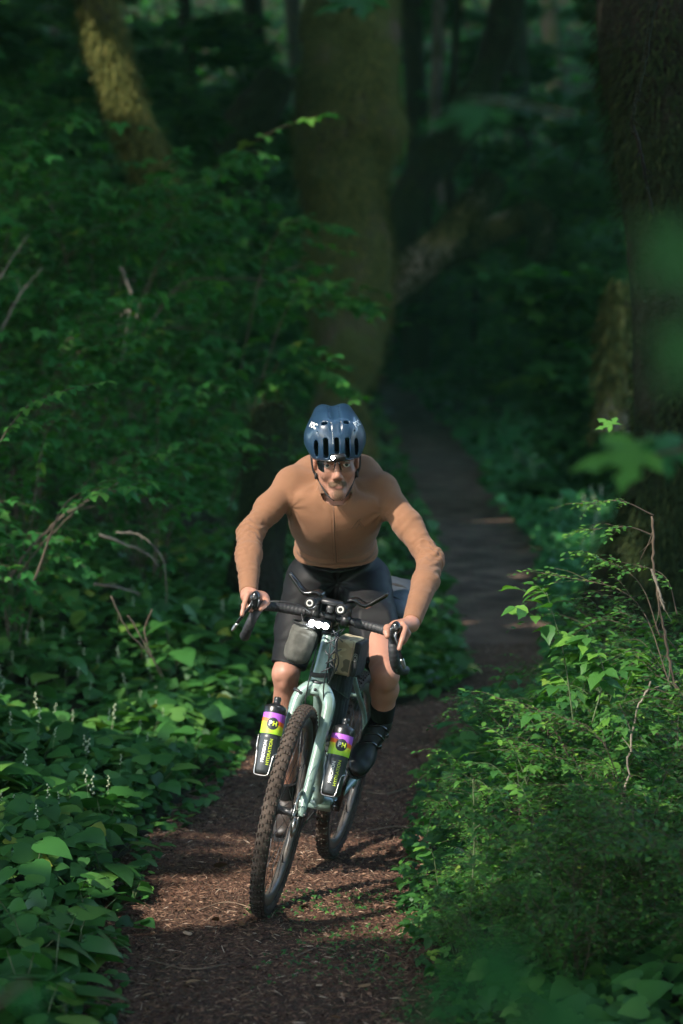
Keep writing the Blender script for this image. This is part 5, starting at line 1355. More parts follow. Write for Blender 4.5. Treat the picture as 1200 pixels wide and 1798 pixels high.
# ================================================================== text helper
def text_arrays(body, size, bold=.0):
    cu = bpy.data.curves.new('lettering', 'FONT'); cu.body = body; cu.size = size; cu.align_x = 'CENTER'; cu.align_y = 'CENTER'; cu.offset = bold; cu.resolution_u = 3
    o = bpy.data.objects.new('lettering', cu); COL.objects.link(o)
    dg = bpy.context.evaluated_depsgraph_get(); dg.update(); me = bpy.data.meshes.new_from_object(o.evaluated_get(dg))
    V = np.array([v.co[:] for v in me.vertices]); F = [tuple(p.vertices) for p in me.polygons]
    bpy.data.objects.remove(o); bpy.data.curves.remove(cu); bpy.data.meshes.remove(me)
    return V, F
def drape(V, F, origin, right, up, bvh, name, mat, lift=.0008, subdiv=0):
    """lay flat lettering onto a surface, casting along -(right x up)"""
    right = np.array(right, float); right /= np.linalg.norm(right); up = np.array(up, float); up -= right * up.dot(right); up /= np.linalg.norm(up); n = np.cross(right, up)
    out = []
    for v in V:
        p = np.array(origin) + right * v[0] + up * v[1]
        h = bvh.ray_cast(Vector(p + n * .2), Vector(-n), .5)
        out.append(np.array(h[0]) + n * lift if h[0] is not None else p)
    return pack(out, F, name, mat, True)

# ================================================================== BOTTLES in fork cages
M_BOT = simple('dark bottle plastic', (.028, .032, .034), .38, spec=.5)
M_CAP = simple('black bottle cap', (.010, .010, .011), .3, spec=.5)
def bands_mat():
    m_, nt, b = new_mat('bottle label'); tc = nt.nodes.new('ShaderNodeTexCoord'); sx = nt.nodes.new('ShaderNodeSeparateXYZ'); nt.links.new(tc.outputs['Object'], sx.inputs[0])
    # a diagonal wave lets the colour bands slope as on the print
    mr = nt.nodes.new('ShaderNodeMapRange'); mr.inputs[1].default_value = .132; mr.inputs[2].default_value = .202
    ad = nt.nodes.new('ShaderNodeMath'); ad.operation = 'MULTIPLY_ADD'; ad.inputs[1].default_value = .16; nt.links.new(sx.outputs[0], ad.inputs[0]); nt.links.new(sx.outputs[2], ad.inputs[2]); nt.links.new(ad.outputs[0], mr.inputs[0])
    r = nt.nodes.new('ShaderNodeValToRGB'); r.color_ramp.interpolation = 'LINEAR'
    st = [(0, (.30, .60, .03)), (.30, (.42, .62, .03)), (.50, (.72, .62, .03)), (.53, (.80, .16, .03)), (.70, (.80, .14, .03)), (.73, (.40, .10, .55)), (1, (.36, .10, .52))]
    while len(r.color_ramp.elements) < len(st): r.color_ramp.elements.new(.5)
    for e, (p, c) in zip(r.color_ramp.elements, st): e.position = p; e.color = (*c, 1)
    nt.links.new(mr.outputs[0], r.inputs[0]); nt.links.new(r.outputs[0], b.inputs['Base Color']); b.inputs['Roughness'].default_value = .4; return m_
M_BAND = bands_mat()
M_WHITE = simple('white print', (.75, .75, .72), .5); M_LIME = simple('lime print', (.50, .62, .04), .5); M_DISC = simple('dark print disc', (.012, .016, .020), .5)
def wrap(V, R, z0, a0=0.0):
    """flat (x, y) -> cylinder radius R; angle 0 faces -Y local"""
    a = V[:, 0] / R + a0
    return np.stack([np.sin(a) * R, -np.cos(a) * R, V[:, 1] + z0], 1)
def subd(V, F, n=1):
    import bmesh
    bm = bmesh.new(); vs = [bm.verts.new(tuple(v)) for v in V]
    for f in F:
        try: bm.faces.new([vs[i] for i in f])
        except ValueError: pass
    bmesh.ops.triangulate(bm, faces=bm.faces); bmesh.ops.subdivide_edges(bm, edges=[e for e in bm.edges if e.calc_length() > .004], cuts=n); bmesh.ops.triangulate(bm, faces=bm.faces)
    bm.verts.index_update(); V = np.array([v.co[:] for v in bm.verts]); F = [tuple(v.index for v in f.verts) for f in bm.faces]; bm.free(); return V, F
def bottle(label, base, top_dir, spin, shade):
    z = np.array(top_dir, float); z /= np.linalg.norm(z); y = np.array([math.sin(spin), 1, 0]); y -= z * y.dot(z); y /= np.linalg.norm(y); x = np.cross(y, z)
    Mx = Matrix(np.stack([x, y, z], 1).tolist()).to_4x4(); Mx.translation = Vector(base)
    root = bpy.data.objects.new('water_bottle', None); COL.objects.link(root); root.matrix_basis = Mx; tag(root, label, 'water bottle', 'matching water bottles on the fork')
    R = .0365
    m = MB(); m.lathe([(0, 0), (.028, 0), (.034, .004), (R, .012), (R, .055), (.0350, .062), (.0352, .118), (R, .124), (.0335, .129), (R, .134), (R, .205), (.0355, .208), (0, .21)], (0, 0, 0), (0, 0, 1), 40); obj('body', m.mesh('body', M_BOT), root)
    m = MB(); m.lathe([(R + .0005, .133), (R + .0005, .2035)], (0, 0, 0), (0, 0, 1), 48); lb = obj('label', m.mesh('label', M_BAND), root)
    m = MB(); m.lathe([(.0375, .204), (.0378, .222), (.034, .230), (.022, .236), (.013, .238), (.011, .246), (.0125, .250), (.0122, .258), (.010, .262), (0, .262)], (0, 0, 0), (0, 0, 1), 32); obj('cap', m.mesh('cap', M_CAP), root)
    # disc with the two letters
    a = np.arange(28) * 2 * PI / 28; V = [(0, 0)] + [(math.cos(t) * .0205 * q, math.sin(t) * .0205 * q) for q in (.5, 1) for t in a]
    F = [(0, 1 + i, 1 + (i + 1) % 28) for i in range(28)] + [(1 + i, 29 + i, 29 + (i + 1) % 28, 1 + (i + 1) % 28) for i in range(28)]
    V = wrap(np.array([(p[0], p[1]) for p in V]), R + .0010, .167, .10); obj('disc', pack(V, F, 'disc', M_DISC), lb)
    for ch, dx, mt in (('P', -.0075, M_WHITE), ('H', .0075, M_LIME)):
        V, F = text_arrays(ch, .021, .0009); V, F = subd(V, F); V = V.copy(); V[:, 0] += dx
        obj('letter', pack(wrap(V, R + .0015, .167, .10), F, 'letter', mt), lb)
    for wd, off, mt, s in (('PRECISION', -.011, M_WHITE, .0152), ('HYDRATION', .0075, M_LIME, .0152)):
        V, F = text_arrays(wd, s, .0002); V, F = subd(V, F); V = np.stack([-V[:, 1] + off, V[:, 0], V[:, 2]], 1)   # reads upwards
        obj('lettering', pack(wrap(V, R + .0006, .073, .10), F, 'lettering', mt), root)
    return root, Mx
def cage(Mx, s):
    """steel wire cage, part of the bicycle"""
    m = MB(); R = .0395
    A = lambda a, z: np.array([math.sin(a) * R, -math.cos(a) * R, z])
    loop = [A(-1.25, .125), A(-1.2, .09), A(-.95, .07), A(-.80, .03), A(-.75, .002), np.array([-.020, -.030, -.006]), np.array([.012, -.034, -.006]), A(.55, .004), A(.62, .03), A(.72, .062), A(1.0, .072), A(1.5, .078), A(2.2, .10)]
    m.tube(spline(loop, 6), .0022, 8)
    m.tube(spline([A(-1.25, .125), A(-1.8, .13), A(-2.6, .12), A(-2.9, .06)], 6), .0022, 8)
    m.V = [tuple(Mx @ Vector(v)) for v in m.V]
    wpart('bottle_cage', m.mesh('bottle_cage', M_STEEL), bike)
LEGV = W(CR, True) - W(AX1, True); LEGV /= np.linalg.norm(LEGV)
b1_, mx1 = bottle('dark water bottle with rainbow label left of the front wheel, brighter lit', px(462, 1360, 7.93), px(485, 1243, 7.99) - px(462, 1360, 7.93), .12, 0)
b2_, mx2 = bottle('dark water bottle with rainbow label between the front wheel and the raised shoe', px(578, 1396, 7.97), px(606, 1275, 8.03) - px(578, 1396, 7.97), .05, 1)
cage(mx1, -1); cage(mx2, 1)

# ================================================================== BAGS strapped to the bicycle
M_CANVAS = simple('grey waxed canvas', (.10, .098, .085), .85, var=.35, vscale=40, bump=.5, bscale=500, spec=.2)
def stem_bag():
    c = W(C0 + [.045, -.075, -.095], True); up = WD((0, 0, 1), True)
    R = frame(up + np.array([.12, 0, 0]), (1, 0, 0))
    g = SDF(c - .11, c + .11, .003); g.rbox(c, (.046, .046, .066), .040, R, .01); g.ell(c - R[:, 2] * .052, (.041, .041, .022), R, .012)
    def d(V, N):
        q = (V - c) @ R
        return V + N * (.0022 * fbm(q * [1, 1, .5], 45, 3, 2) + .0016 * np.sin(q[:, 2] * 200 + 3 * fbm(q, 20, 2, 3)) * (np.abs(q[:, 2] - .05) < .02))[:, None]
    root = empty('stem_bag', 'small grey canvas pouch hanging under the lit lamp', 'bag', tuple(c))
    wpart('pouch', g.mesh('pouch', M_CANVAS, d), root)
    m = MB(); rim = [c + R[:, 2] * .060 + (math.cos(a) * R[:, 0] + math.sin(a) * R[:, 1]) * .047 for a in np.arange(28) * 2 * PI / 28]; m.tube(rim, .0035, 6, closed=True)
    wpart('rim', m.mesh('rim', M_MATTEB), root)
    m = MB(); m.tube([c + R[:, 0] * .047 + R[:, 2] * .05, c + R[:, 0] * .040 - R[:, 2] * .06], .004, 6, flat=.4); wpart('strap', m.mesh('strap', M_MATTEB), root)
stem_bag()
def camo():
    m_, nt, b = new_mat('tan camouflage canvas'); tc = nt.nodes.new('ShaderNodeTexCoord'); n = nt.nodes.new('ShaderNodeTexNoise'); n.inputs['Scale'].default_value = 13; n.inputs['Detail'].default_value = 2; nt.links.new(tc.outputs['Object'], n.inputs[0])
    r = nt.nodes.new('ShaderNodeValToRGB'); r.color_ramp.interpolation = 'CONSTANT'
    st = [(0, (.10, .085, .05)), (.42, (.30, .24, .14)), (.53, (.42, .36, .22)), (.62, (.17, .12, .075))]
    while len(r.color_ramp.elements) < 4: r.color_ramp.elements.new(.5)
    for e, (p, c) in zip(r.color_ramp.elements, st): e.position = p; e.color = (*c, 1)
    nt.links.new(n.outputs[0], r.inputs[0]); nt.links.new(r.outputs[0], b.inputs['Base Color']); b.inputs['Roughness'].default_value = .85; return m_
M_CAMO = camo()
def frame_bag():
    c = px(610, 1150, 8.24); R = frame(WD((0, 0, 1)), WD((0, 1, 0)))       # x = rider's left, z up
    root = empty('top_tube_bag', 'tan camouflage bag with black side panel behind the head tube', 'bag', tuple(c))
    g = SDF(c - .14, c + .14, .0035); g.rbox(c, (.040, .085, .062), .014, R, .004)
    dd = lambda V, N: V + N * (.002 * fbm(V, 40, 3, 5))[:, None]
    wpart('bag_body', g.mesh('bag_body', M_CAMO, dd), root)
    g = SDF(c - .15, c + .15, .0035); c2 = c + R[:, 0] * .043; g.rbox(c2, (.012, .083, .060), .01, R, .004)
    me = g.mesh('side_panel', M_MATTEB, dd); sp = wpart('side_panel', me, root)
    m = MB(); m.tube([c + R[:, 0] * .031 + R[:, 1] * -.087 - R[:, 2] * .06, c + R[:, 0] * .031 + R[:, 1] * -.087 + R[:, 2] * .06], .002, 6); wpart('zip', m.mesh('zip', M_PALE), root)
    # round printed emblem: rings of short strokes on the panel edge facing forward-left
    f = -R[:, 1] if (-R[:, 1])[1] < 0 else R[:, 1]
    m = MB(); e = c + R[:, 0] * .0435 + f * .0845 + R[:, 2] * .008
    for k in range(22):
        a = 2 * PI * k / 22; 
        for (r0, r1) in ((.004, .007), (.009, .0125)):
            d0 = R[:, 0] * math.cos(a) * .8 + R[:, 2] * math.sin(a) * 1.15; m.tube([e + d0 * r0, e + d0 * r1], .0006, 4)
    wpart('emblem', m.mesh('emblem', simple('grey print', (.35, .35, .33), .6)), root)
    m = MB(); m.tube([c + R[:, 0] * -.042 - R[:, 2] * .064, c + R[:, 0] * .058 - R[:, 2] * .062], .006, 6); wpart('strap', m.mesh('strap', M_MATTEB), root)
frame_bag()
M_PACK = simple('grey coated pack fabric', (.035, .043, .052), .6, var=.25, vscale=25, bump=.3, bscale=60)
def seat_pack():
    c = px(688, 1066, 9.02); R = frame(WD((-.93, 0, .37)), WD((0, 1, 0)))
    root = empty('seat_pack', 'rounded grey pack behind the saddle with a small red tail lamp', 'bag', tuple(c))
    g = SDF(c - .22, c + .22, .0045); g.rbox(c, (.082, .078, .14), .055, R, .01)
    f = c - R[:, 2] * .14
    g.rbox(f + R[:, 0] * .03 + R[:, 1] * .0, (.028, .03, .02), .008, R, .008, True)
    wpart('pack_body', g.mesh('pack_body', M_PACK, lambda V, N: V + N * (.004 * fbm(V, 18, 3, 7))[:, None]), root)
    m = MB(); 
    for t in (-.07, .03): 
        ring = [c + R[:, 2] * t + (math.cos(a) * R[:, 0] * .084 + math.sin(a) * R[:, 1] * .080) for a in np.arange(28) * 2 * PI / 28]; m.tube(ring, .006, 6, closed=True, flat=.4)
    wpart('strap', m.mesh('strap', M_MATTEB), root)
    m = MB(); m.box(f + R[:, 0] * .012 - R[:, 2] * .004, (.012, .02, .014), R, .003); wpart('red_toggle', m.mesh('red_toggle', simple('red plastic', (.35, .02, .02), .4)), root)
    m = MB(); m.box(f + R[:, 0] * .035 - R[:, 2] * .002, (.018, .02, .012), R, .003); wpart('buckle', m.mesh('buckle', M_GLOSSB), root)
seat_pack()
def triangle_bag():
    root = empty('frame_bag', 'black bag filling the frame behind the fork crown', 'bag', tuple(W((.6, 0, .6))))
    g = SDF(np.minimum(W((.84, 0, .7)), W((.33, 0, .4))) - .16, np.maximum(W((.84, 0, .7)), W((.33, 0, .4))) + .16, .005)
    for t in np.linspace(0, 1, 8):
        g.cone(W((.79 - .45 * t, 0, .815 - .055 * t)), W((.76 - .38 * t, 0, .69 - .22 * t)), .026, .026, .02)
    wpart('bag_body', g.mesh('bag_body', simple('black pack cloth', (.012, .016, .015), .8, bump=.3, bscale=300), lambda V, N: V + N * (.003 * fbm(V, 30, 3, 9))[:, None]), root)
    m = MB(); m.tube([W((.77, .030, .74)), W((.42, .032, .66))], .0022, 6); wpart('zip', m.mesh('zip', M_DARKM), root)
triangle_bag()
# ================================================================== RIDER
M_SKIN = simple('skin', (.34, .165, .112), .48, spec=.4, bump=.15, bscale=300, var=.12, vscale=18)
M_SKIN.node_tree.nodes['Principled BSDF'].inputs['Subsurface Weight'].default_value = .12
M_SKIN.node_tree.nodes['Principled BSDF'].inputs['Subsurface Radius'].default_value = (.012, .005, .003)
M_JERSEY = simple('brown merino jersey', (.200, .097, .052), .85, spec=.2, sheen=.08, bump=.5, bscale=420, var=.10, vscale=12)
M_SHORTS = simple('black lycra', (.0055, .0052, .0058), .6, spec=.22, bump=.2, bscale=400)
M_SOCK = simple('black sock', (.010, .010, .010), .9, spec=.2, bump=.4, bscale=300)
M_SHOE = simple('black shoe', (.006, .006, .007), .42, spec=.45, bump=.1, bscale=120)
M_HELM = simple('navy helmet shell', (.013, .034, .066), .32, spec=.5, coat=.3)
M_HAIR = simple('light brown hair', (.17, .10, .055), .7, bump=.8, bscale=300, stretch=(1, 1, 4))
rider = empty('person', 'cyclist in a brown long-sleeved jersey, black shorts and blue helmet leaning over the handlebar', 'person', (-.02, 8.6, 0))

HO = px(590, 807, 8.335)
_p = math.radians(13)
HR = np.stack([np.array([1, 0, 0]), np.array([0, math.cos(_p), math.sin(_p)]), np.array([0, -math.sin(_p), math.cos(_p)])], 1)   # x right in view, y back, z up
_r = math.radians(-2.5); _y = math.radians(3)
HR = HR @ np.array([[math.cos(_r), 0, math.sin(_r)], [0, 1, 0], [-math.sin(_r), 0, math.cos(_r)]])
HR = np.array([[math.cos(_y), -math.sin(_y), 0], [math.sin(_y), math.cos(_y), 0], [0, 0, 1]]) @ HR
def H(x, y, z): return HO + HR @ np.array([x, y, z])

J = dict(
    pel=px(592, 1012, 8.80), chest=px(588, 912, 8.53), nb=px(590, 850, 8.47),
    shL=px(512, 850, 8.50), shR=px(671, 860, 8.49), elL=px(440, 936, 8.32), elR=px(757, 984, 8.30),
    wrL=px(437, 1046, 8.07), wrR=px(722, 1096, 8.00),
    hiL=px(548, 1022, 8.78), hiR=px(640, 1022, 8.76), knL=px(502, 1184, 8.47), knR=px(677, 1186, 8.34),
    anL=W(PR + [-.075, -.03, .115]), anR=W(PL + [-.078, .050, .170]))
LO = np.array([-.42, 7.78, .05]); HI = np.array([.42, 9.08, 1.62])
body = SDF(LO, HI, .0042)
TAX = frame(J['chest'] - J['pel'], (1, 0, 0))       # torso frame: x across, z up the spine
# torso (kept slim: it is under the jersey)
body.ell(J['chest'], (.135, .085, .15), TAX, .03).ell((J['chest'] + J['pel']) / 2, (.115, .078, .16), TAX, .03).ell(J['pel'], (.125, .085, .11), TAX, .03)
for s in ('L', 'R'):
    body.cone(J['nb'] + [0, .03, -.02], J['sh' + s], .045, .042, .03).cone(J['sh' + s], J['el' + s], .044, .033, .02).cone(J['el' + s], J['wr' + s], .034, .0245, .015)
    body.cone(J['hi' + s], J['kn' + s], .078, .046, .02)
    k, a = J['kn' + s], J['an' + s]
    body.ell(k + [0, -.010, .005], (.036, .038, .048), None, .02)
    c1 = k + (a - k) * .3 + np.array([0, .018, 0]); body.chain([k, c1, k + (a - k) * .65, a], [.041, .048, .037, .030], .022)
# neck and head
body.cone(H(0, .055, -.075), J['nb'] + [0, .02, -.02], .052, .058, .03)
body.ell(H(0, .030, .040), (.074, .095, .088), HR, .02).ell(H(0, -.016, -.026), (.059, .064, .074), HR, .02)
for s in (-1, 1):
    body.cone(H(s * .046, .010, -.054), H(s * .012, -.068, -.104), .020, .016, .03)
    body.ell(H(s * .037, -.056, -.028), (.022, .020, .024), HR, .024)
    body.cone(H(s * .012, -.076, .020), H(s * .042, -.062, .020), .0115, .011, .012)
    body.ell(H(s * .033, -.090, .002), (.017, .016, .0115), HR, .008, True)
    body.ell(H(s * .074, .020, -.012), (.009, .019, .031), HR, .008)
    body.cone(H(s * .012, -.092, -.041), H(s * .011, -.090, -.038), .0085, .0085, .007)
body.cone(H(0, -.076, .014), H(0, -.100, -.032), .0085, .0115, .010)
body.ell(H(0, -.079, -.106), (.017, .014, .015), HR, .02)
body.ell(H(0, -.073, -.066), (.024, .016, .022), HR, .014)
body.cone(H(-.014, -.0865, -.0665), H(.014, -.0865, -.0665), .0042, .0042, .005)
body.cone(H(-.010, -.0855, -.0765), H(.010, -.0855, -.0765), .0052, .0052, .005)
body.cone(H(-.020, -.0905, -.0745), H(.0, -.0915, -.0715), .0016, .0018, .002, True).cone(H(.020, -.0905, -.0745), H(.0, -.0915, -.0715), .0016, .0018, .002, True)
# hands gripping the hoods
def hand(s, wr):
    h0, h1, h2, lever, drop = HOOD[s]
    f = h2 - h0; f /= np.linalg.norm(f); up = WD((0, 0, 1), True); up = up - f * up.dot(f); up /= np.linalg.norm(up); out = WD((0, s, 0), True); out = out - f * out.dot(f) - up * out.dot(up); out /= np.linalg.norm(out)
    P = lambda a, b, c: h1 + f * a + out * b + up * c
    # back of the hand: heel on the hood, knuckles on the outer top
    heel = P(-.040, .006, .026)
    body.chain([wr, heel], [.0255, .026], .015)
    kn = [P(.014, .020, .028), P(-.006, .029, .025), P(-.024, .034, .018), P(-.040, .036, .010)]
    for i, k_ in enumerate(kn): body.cone(heel + out * (.004 * i) - f * .004 * i, k_, .018, .0125, .012)
    # middle, ring and little finger curl round the outside and under
    for i in (1, 2, 3):
        a = -.004 - .019 * (i - 1); r = .0095 - .0006 * i
        body.chain([kn[i], P(a + .004, .044, .004), P(a + .004, .036, -.020), P(a + .004, .012, -.030)], [r + .0025, r + .001, r, r * .92], .004)
    # index finger reaches along the lever
    tip = lever + (out * -.002 + f * .010 + up * .004); mid = (P(.030, .030, .012) + 0)
    body.chain([kn[0], mid, mid * .45 + tip * .55 + f * .006, tip], [.0115, .0098, .0088, .0078], .004)
    # thumb on the inner side
    body.chain([heel - out * .012 + up * -.002, P(-.012, -.024, .012), P(.006, -.026, -.006), P(.014, -.022, -.022)], [.0165, .0125, .0108, .0095], .006)
hand(-1, J['wrL']); hand(1, J['wrR'])
# keep the feet inside the shoes: short stubs
FT = {}
for s, ped in (('L', PR), ('R', PL)):
    a = J['an' + s]; ball = W(ped + [0, 0, .030]); d = ball - a
    toe = W(ped + [.070, 0, .026 if s == 'L' else .012]); ball = ball if s == 'L' else W(ped + [.0, .018, .040]); toe = toe if s == 'L' else W(ped + [.062, .016, -.004]); FT[s] = (a, ball, toe, W(ped + ([-.125, 0, .045] if s == 'L' else [-.108, .022, .125])))
    body.chain([a, a * .4 + ball * .6, ball], [.030, .028, .026], .02)
def body_disp(V, N):
    # knee and calf relief
    d = .0012 * fbm(V, 22, 3, 40)
    for s in ('L', 'R'):
        k = J['kn' + s]; q = V - k; r = np.linalg.norm(q, axis=1)
        d = d + np.where(r < .12, .0045 * np.exp(-((q[:, 2] - .012) / .018) ** 2 - (q[:, 0] / .030) ** 2) - .004 * np.exp(-((q[:, 2] + .025) / .014) ** 2 - ((np.abs(q[:, 0]) - .024) / .014) ** 2) + .003 * np.exp(-((q[:, 2] + .05) / .02) ** 2 - (q[:, 0] / .018) ** 2), 0)
    return V + N * d[:, None]
wpart('body', body.mesh('body', M_SKIN, body_disp), rider)

# ---- eyes, brows, moustache, beard
M_EYE = simple('eye white', (.62, .58, .54), .2); M_IRIS = simple('iris', (.04, .05, .045), .15); M_LIP = simple('lips', (.25, .11, .085), .45)
for s in (-1, 1):
    m = MB(); c = H(s * .033, -.0705, .001); 
    m.lathe([(.012 * math.sin(t), -.012 * math.cos(t)) for t in np.linspace(0, PI, 12)], c, -HR[:, 1], 18); e = wpart('eye', m.mesh('eye', M_EYE), rider)
    m = MB(); m.lathe([(0, .0126), (.0036, .0124), (.0056, .0116), (.0058, .0106)], c, -HR[:, 1] + HR[:, 2] * .02, 16); wpart('iris', m.mesh('iris', M_IRIS), e)
    m = MB(); m.lathe([(.0126 * math.sin(t), .0126 * math.cos(t)) for t in np.linspace(0, PI, 10)], c, -HR[:, 1], 16)
    m.V = [v for v in m.V]; lid = MB(); P_ = []
    arc = [c + HR @ np.array([math.cos(t) * .0135, -.0085 - .0045 * math.sin(t), .002 + .0058 * math.sin(t)]) for t in np.linspace(.0, PI, 9)]; lid.tube(arc, .0024, 6); wpart('eyelid', lid.mesh('eyelid', M_SKIN), rider)
body_bvh = None
def hair_patch(name, pts_fn, n, L, w, mat, seed, dirn, lift=.0005):
    """short hairs standing on the face, sampled on the skin"""
    r = np.random.default_rng(seed); me = [o for o in rider.children if o.name.startswith('body')][0].data
    global body_bvh
    if body_bvh is None: body_bvh = bvh_of(me)
    P = []; X = []; Z = []
    for _ in range(n):
        u, v = pts_fn(r); o = H(u, -.25, v); h = body_bvh.ray_cast(Vector(o), Vector(HR[:, 1]), .4)
        if h[0] is None: continue
        nn = np.array(h[1]); 
        if nn @ HR[:, 1] > 0: nn = -nn
        d = HR @ np.array(dirn(u, v, r)); d = d - nn * d.dot(nn) * .7 ; d /= np.linalg.norm(d); P.append(np.array(h[0]) + nn * lift); X.append(d); Z.append(nn)
    P, X, Z = np.array(P), np.array(X), np.array(Z); Y = np.cross(Z, X); Y /= np.linalg.norm(Y, axis=1)[:, None]; Z = np.cross(X, Y)
    tpl = ([(0, -.5 * w, 0), (0, .5 * w, 0), (.6, .3 * w, .18), (.6, -.3 * w, .18), (1, 0, .16)], [(0, 1, 2, 3), (3, 2, 4)])
    wpart(name, scatter(tpl, P, np.stack([X, Y, Z], 2), L * (.6 + .7 * r.random(len(P))), np.full(len(P), .5), name, mat), rider, kind=None)
M_TACHE = simple('light brown moustache', (.115, .064, .034), .8)
hair_patch('moustache', lambda r: ((lambda u: (u, -.0560 - .010 * abs(u) / .028 + r.normal(0, .0034)))(r.uniform(-.030, .030))), 1700, .0072, .14, M_TACHE, 1, lambda u, v, r: (math.copysign(.5, u) + r.normal(0, .2), -.4, -.9))
hair_patch('goatee', lambda r: (r.normal(0, .011), -.098 + r.normal(0, .008)), 900, .005, .12, M_TACHE, 2, lambda u, v, r: (r.normal(0, .3), -.4, -.9))
hair_patch('stubble', lambda r: (r.uniform(-.052, .052), -.085 + r.normal(0, .014)), 900, .0022, .22, M_TACHE, 3, lambda u, v, r: (r.normal(0, .3), -.4, -.9))
for s in (-1, 1): hair_patch('eyebrow', lambda r: (s * r.uniform(.013, .048), .0225 + r.normal(0, .0022)), 380, .007, .16, M_TACHE, 5 + s, lambda u, v, r: (s * .9, -.2, .25 + r.normal(0, .2)))
hair_patch('lips', lambda r: ((lambda u: (u, -.0745 + r.normal(0, .0030) * (1 - (u / .022) ** 2)))(r.uniform(-.017, .017))), 700, .004, .6, M_LIP, 9, lambda u, v, r: (1, 0, 0), .0002)

# ---- jersey
jer = SDF(LO, HI, .0042)
jer.ell(J['chest'] + [0, 0, -.004], (.163, .112, .165), TAX, .04).ell(J['chest'] * .45 + J['pel'] * .55 + [0, -.01, .0], (.150, .104, .17), TAX, .04).ell(J['pel'] + [0, 0, 0], (.150, .105, .13), TAX, .04)
for s, sg in (('L', -1), ('R', 1)):
    jer.chain([J['nb'] + [0, .12, .0], px(592 + sg * 40, 838, 8.57), J['sh' + s] + [-sg * .006, .01, 0]], [.060, .072, .052], .035)
    jer.cone(J['nb'] + [0, .035, -.026], J['sh' + s] + [-sg * .012, 0, -.003], .050, .056, .04)
    jer.ell(J['sh' + s] + [-sg * .055, -.045, -.075], (.074, .034, .064), TAX, .05)
    sh, el, wr = J['sh' + s], J['el' + s], J['wr' + s]
    jer.chain([sh, sh * .5 + el * .5 + np.array([sg * .006, 0, 0]), el], [.052, .0465, .0405], .03)
    jer.chain([el, el * .65 + wr * .35 + np.array([sg * .004, 0, 0]), wr * 1.0 + (el - wr) * .04], [.0435, .0435, .031], .022)
jer.cone(J['nb'] + [0, -.002, -.012], H(0, .035, -.100), .066, .061, .02)
for s in ('L', 'R'):
    wr, el = J['wr' + s], J['el' + s]; d = wr - el; d /= np.linalg.norm(d); jer.cut(wr - d * .012, d, wr, .075, .003)
# collar opening
cn = H(0, .03, -.075); cup = HR @ np.array([0, -.42, .9]); cup /= np.linalg.norm(cup)
jer.cut(H(0, -.02, -.107), cup, cn, .12, .003)
jer.cone(H(0, .03, -.04), H(0, .035, -.12), .056, .054, .003, True)
# hem
hemn = -TAX[:, 2] + np.array([0, 0, 0]); 
hp0 = px(590, 985, 8.64)
jer.cut(hp0, (0, .34, -1.0), None, None, .003)
tone = {}
def jer_disp(V, N):
    d = .0022 * fbm(V, 9, 3, 51) + .0022 * np.maximum(0, fbm(V * [1, 1, 2.2] + fbm(V, 6, 2, 55)[:, None] * .05, 13, 3, 54)) 
    q = (V - J['chest']) @ TAX
    # soft pulls from the armpits to the zip, horizontal rolls above the hem
    tor = np.exp(-(np.maximum(np.abs(q[:, 0]) - .16, 0) / .03) ** 2)
    d = d + tor * .0026 * np.sin(q[:, 2] * 150 + 2.5 * fbm(V, 7, 2, 52) + np.abs(q[:, 0]) * 22) * np.exp(-((q[:, 2] + .15) / .06) ** 2)
    for s, sg in ((-1, 'L'), (1, 'R')):
        e = J['el' + sg]; w = J['wr' + sg]; sh = J['sh' + sg]
        ax = (w - e) / np.linalg.norm(w - e); t = (V - e) @ ax; r = np.linalg.norm(V - e - t[:, None] * ax, axis=1)
        near = (r < .075) & (t > -.05)
        wob = fbm(V, 14, 3, 60 + s)
        d = d + np.where(near, (.0024 * np.exp(-(t / .06) ** 2) + .0010 * np.exp(-((t - .2) / .05) ** 2) + .0003) * (np.sin(t * 250 + 13 * wob) * .6 + fbm(np.stack([t * 3, V[:, 0] * .6, V[:, 2] * .6], 1), 28, 3, 66)), 0)
        ax = (e - sh) / np.linalg.norm(e - sh); t = (V - sh) @ ax; r = np.linalg.norm(V - sh - t[:, None] * ax, axis=1)
        near = (r < .085) & (t > .03)
        d = d + np.where(near, (.0006 + .0022 * np.clip((t - .14) / .12, 0, 1)) * (np.sin(t * 170 + 15 * fbm(V, 8, 3, 70 + s)) * .5 + fbm(np.stack([t * 3, V[:, 0] * .6, V[:, 2] * .6], 1), 20, 3, 67)), 0)
        # armpit pulls
        g_ = np.linalg.norm(V - (sh + np.array([-s * .03, -.05, -.08])), axis=1)
        ang = np.arctan2(V[:, 2] - sh[2] + .08, (V[:, 0] - sh[0]) * s)
        d = d + .0022 * np.exp(-(g_ / .06) ** 2) * np.sin(ang * 9 + 3 * wob)
    # gathers round the collar
    c = V - J['nb']; rr = np.linalg.norm(c, axis=1); ang = np.arctan2(c[:, 0], -c[:, 1] + .0)
    d = d + .0024 * np.exp(-((rr - .085) / .035) ** 2) * np.sin(ang * 15 + 2 * fbm(V, 12, 2, 80))
    return V + N * d[:, None]
jer_me = jer.mesh('jersey', M_JERSEY, jer_disp); jersey = wpart('jersey', jer_me, rider)
jb = bvh_of(jer_me)
def on_jersey(p, lift=.001):
    h = jb.ray_cast(Vector(np.array(p) + np.array([0, -.4, 0])), Vector((0, 1, 0)), 1.0)
    return (np.array(h[0]) + np.array([0, -lift, 0])) if h[0] is not None else np.array(p)
M_ZIP = simple('zip tape', (.11, .055, .03), .7)
zp = [on_jersey(px(585 + (590 - 585) * t + .5 * math.sin(t * 9), 880 + 112 * t, 8.4), .0004) for t in np.linspace(0, 1, 26)]
m = MB(); m.tube(zp, .0018, 6); wpart('zip', m.mesh('zip', M_ZIP), jersey)
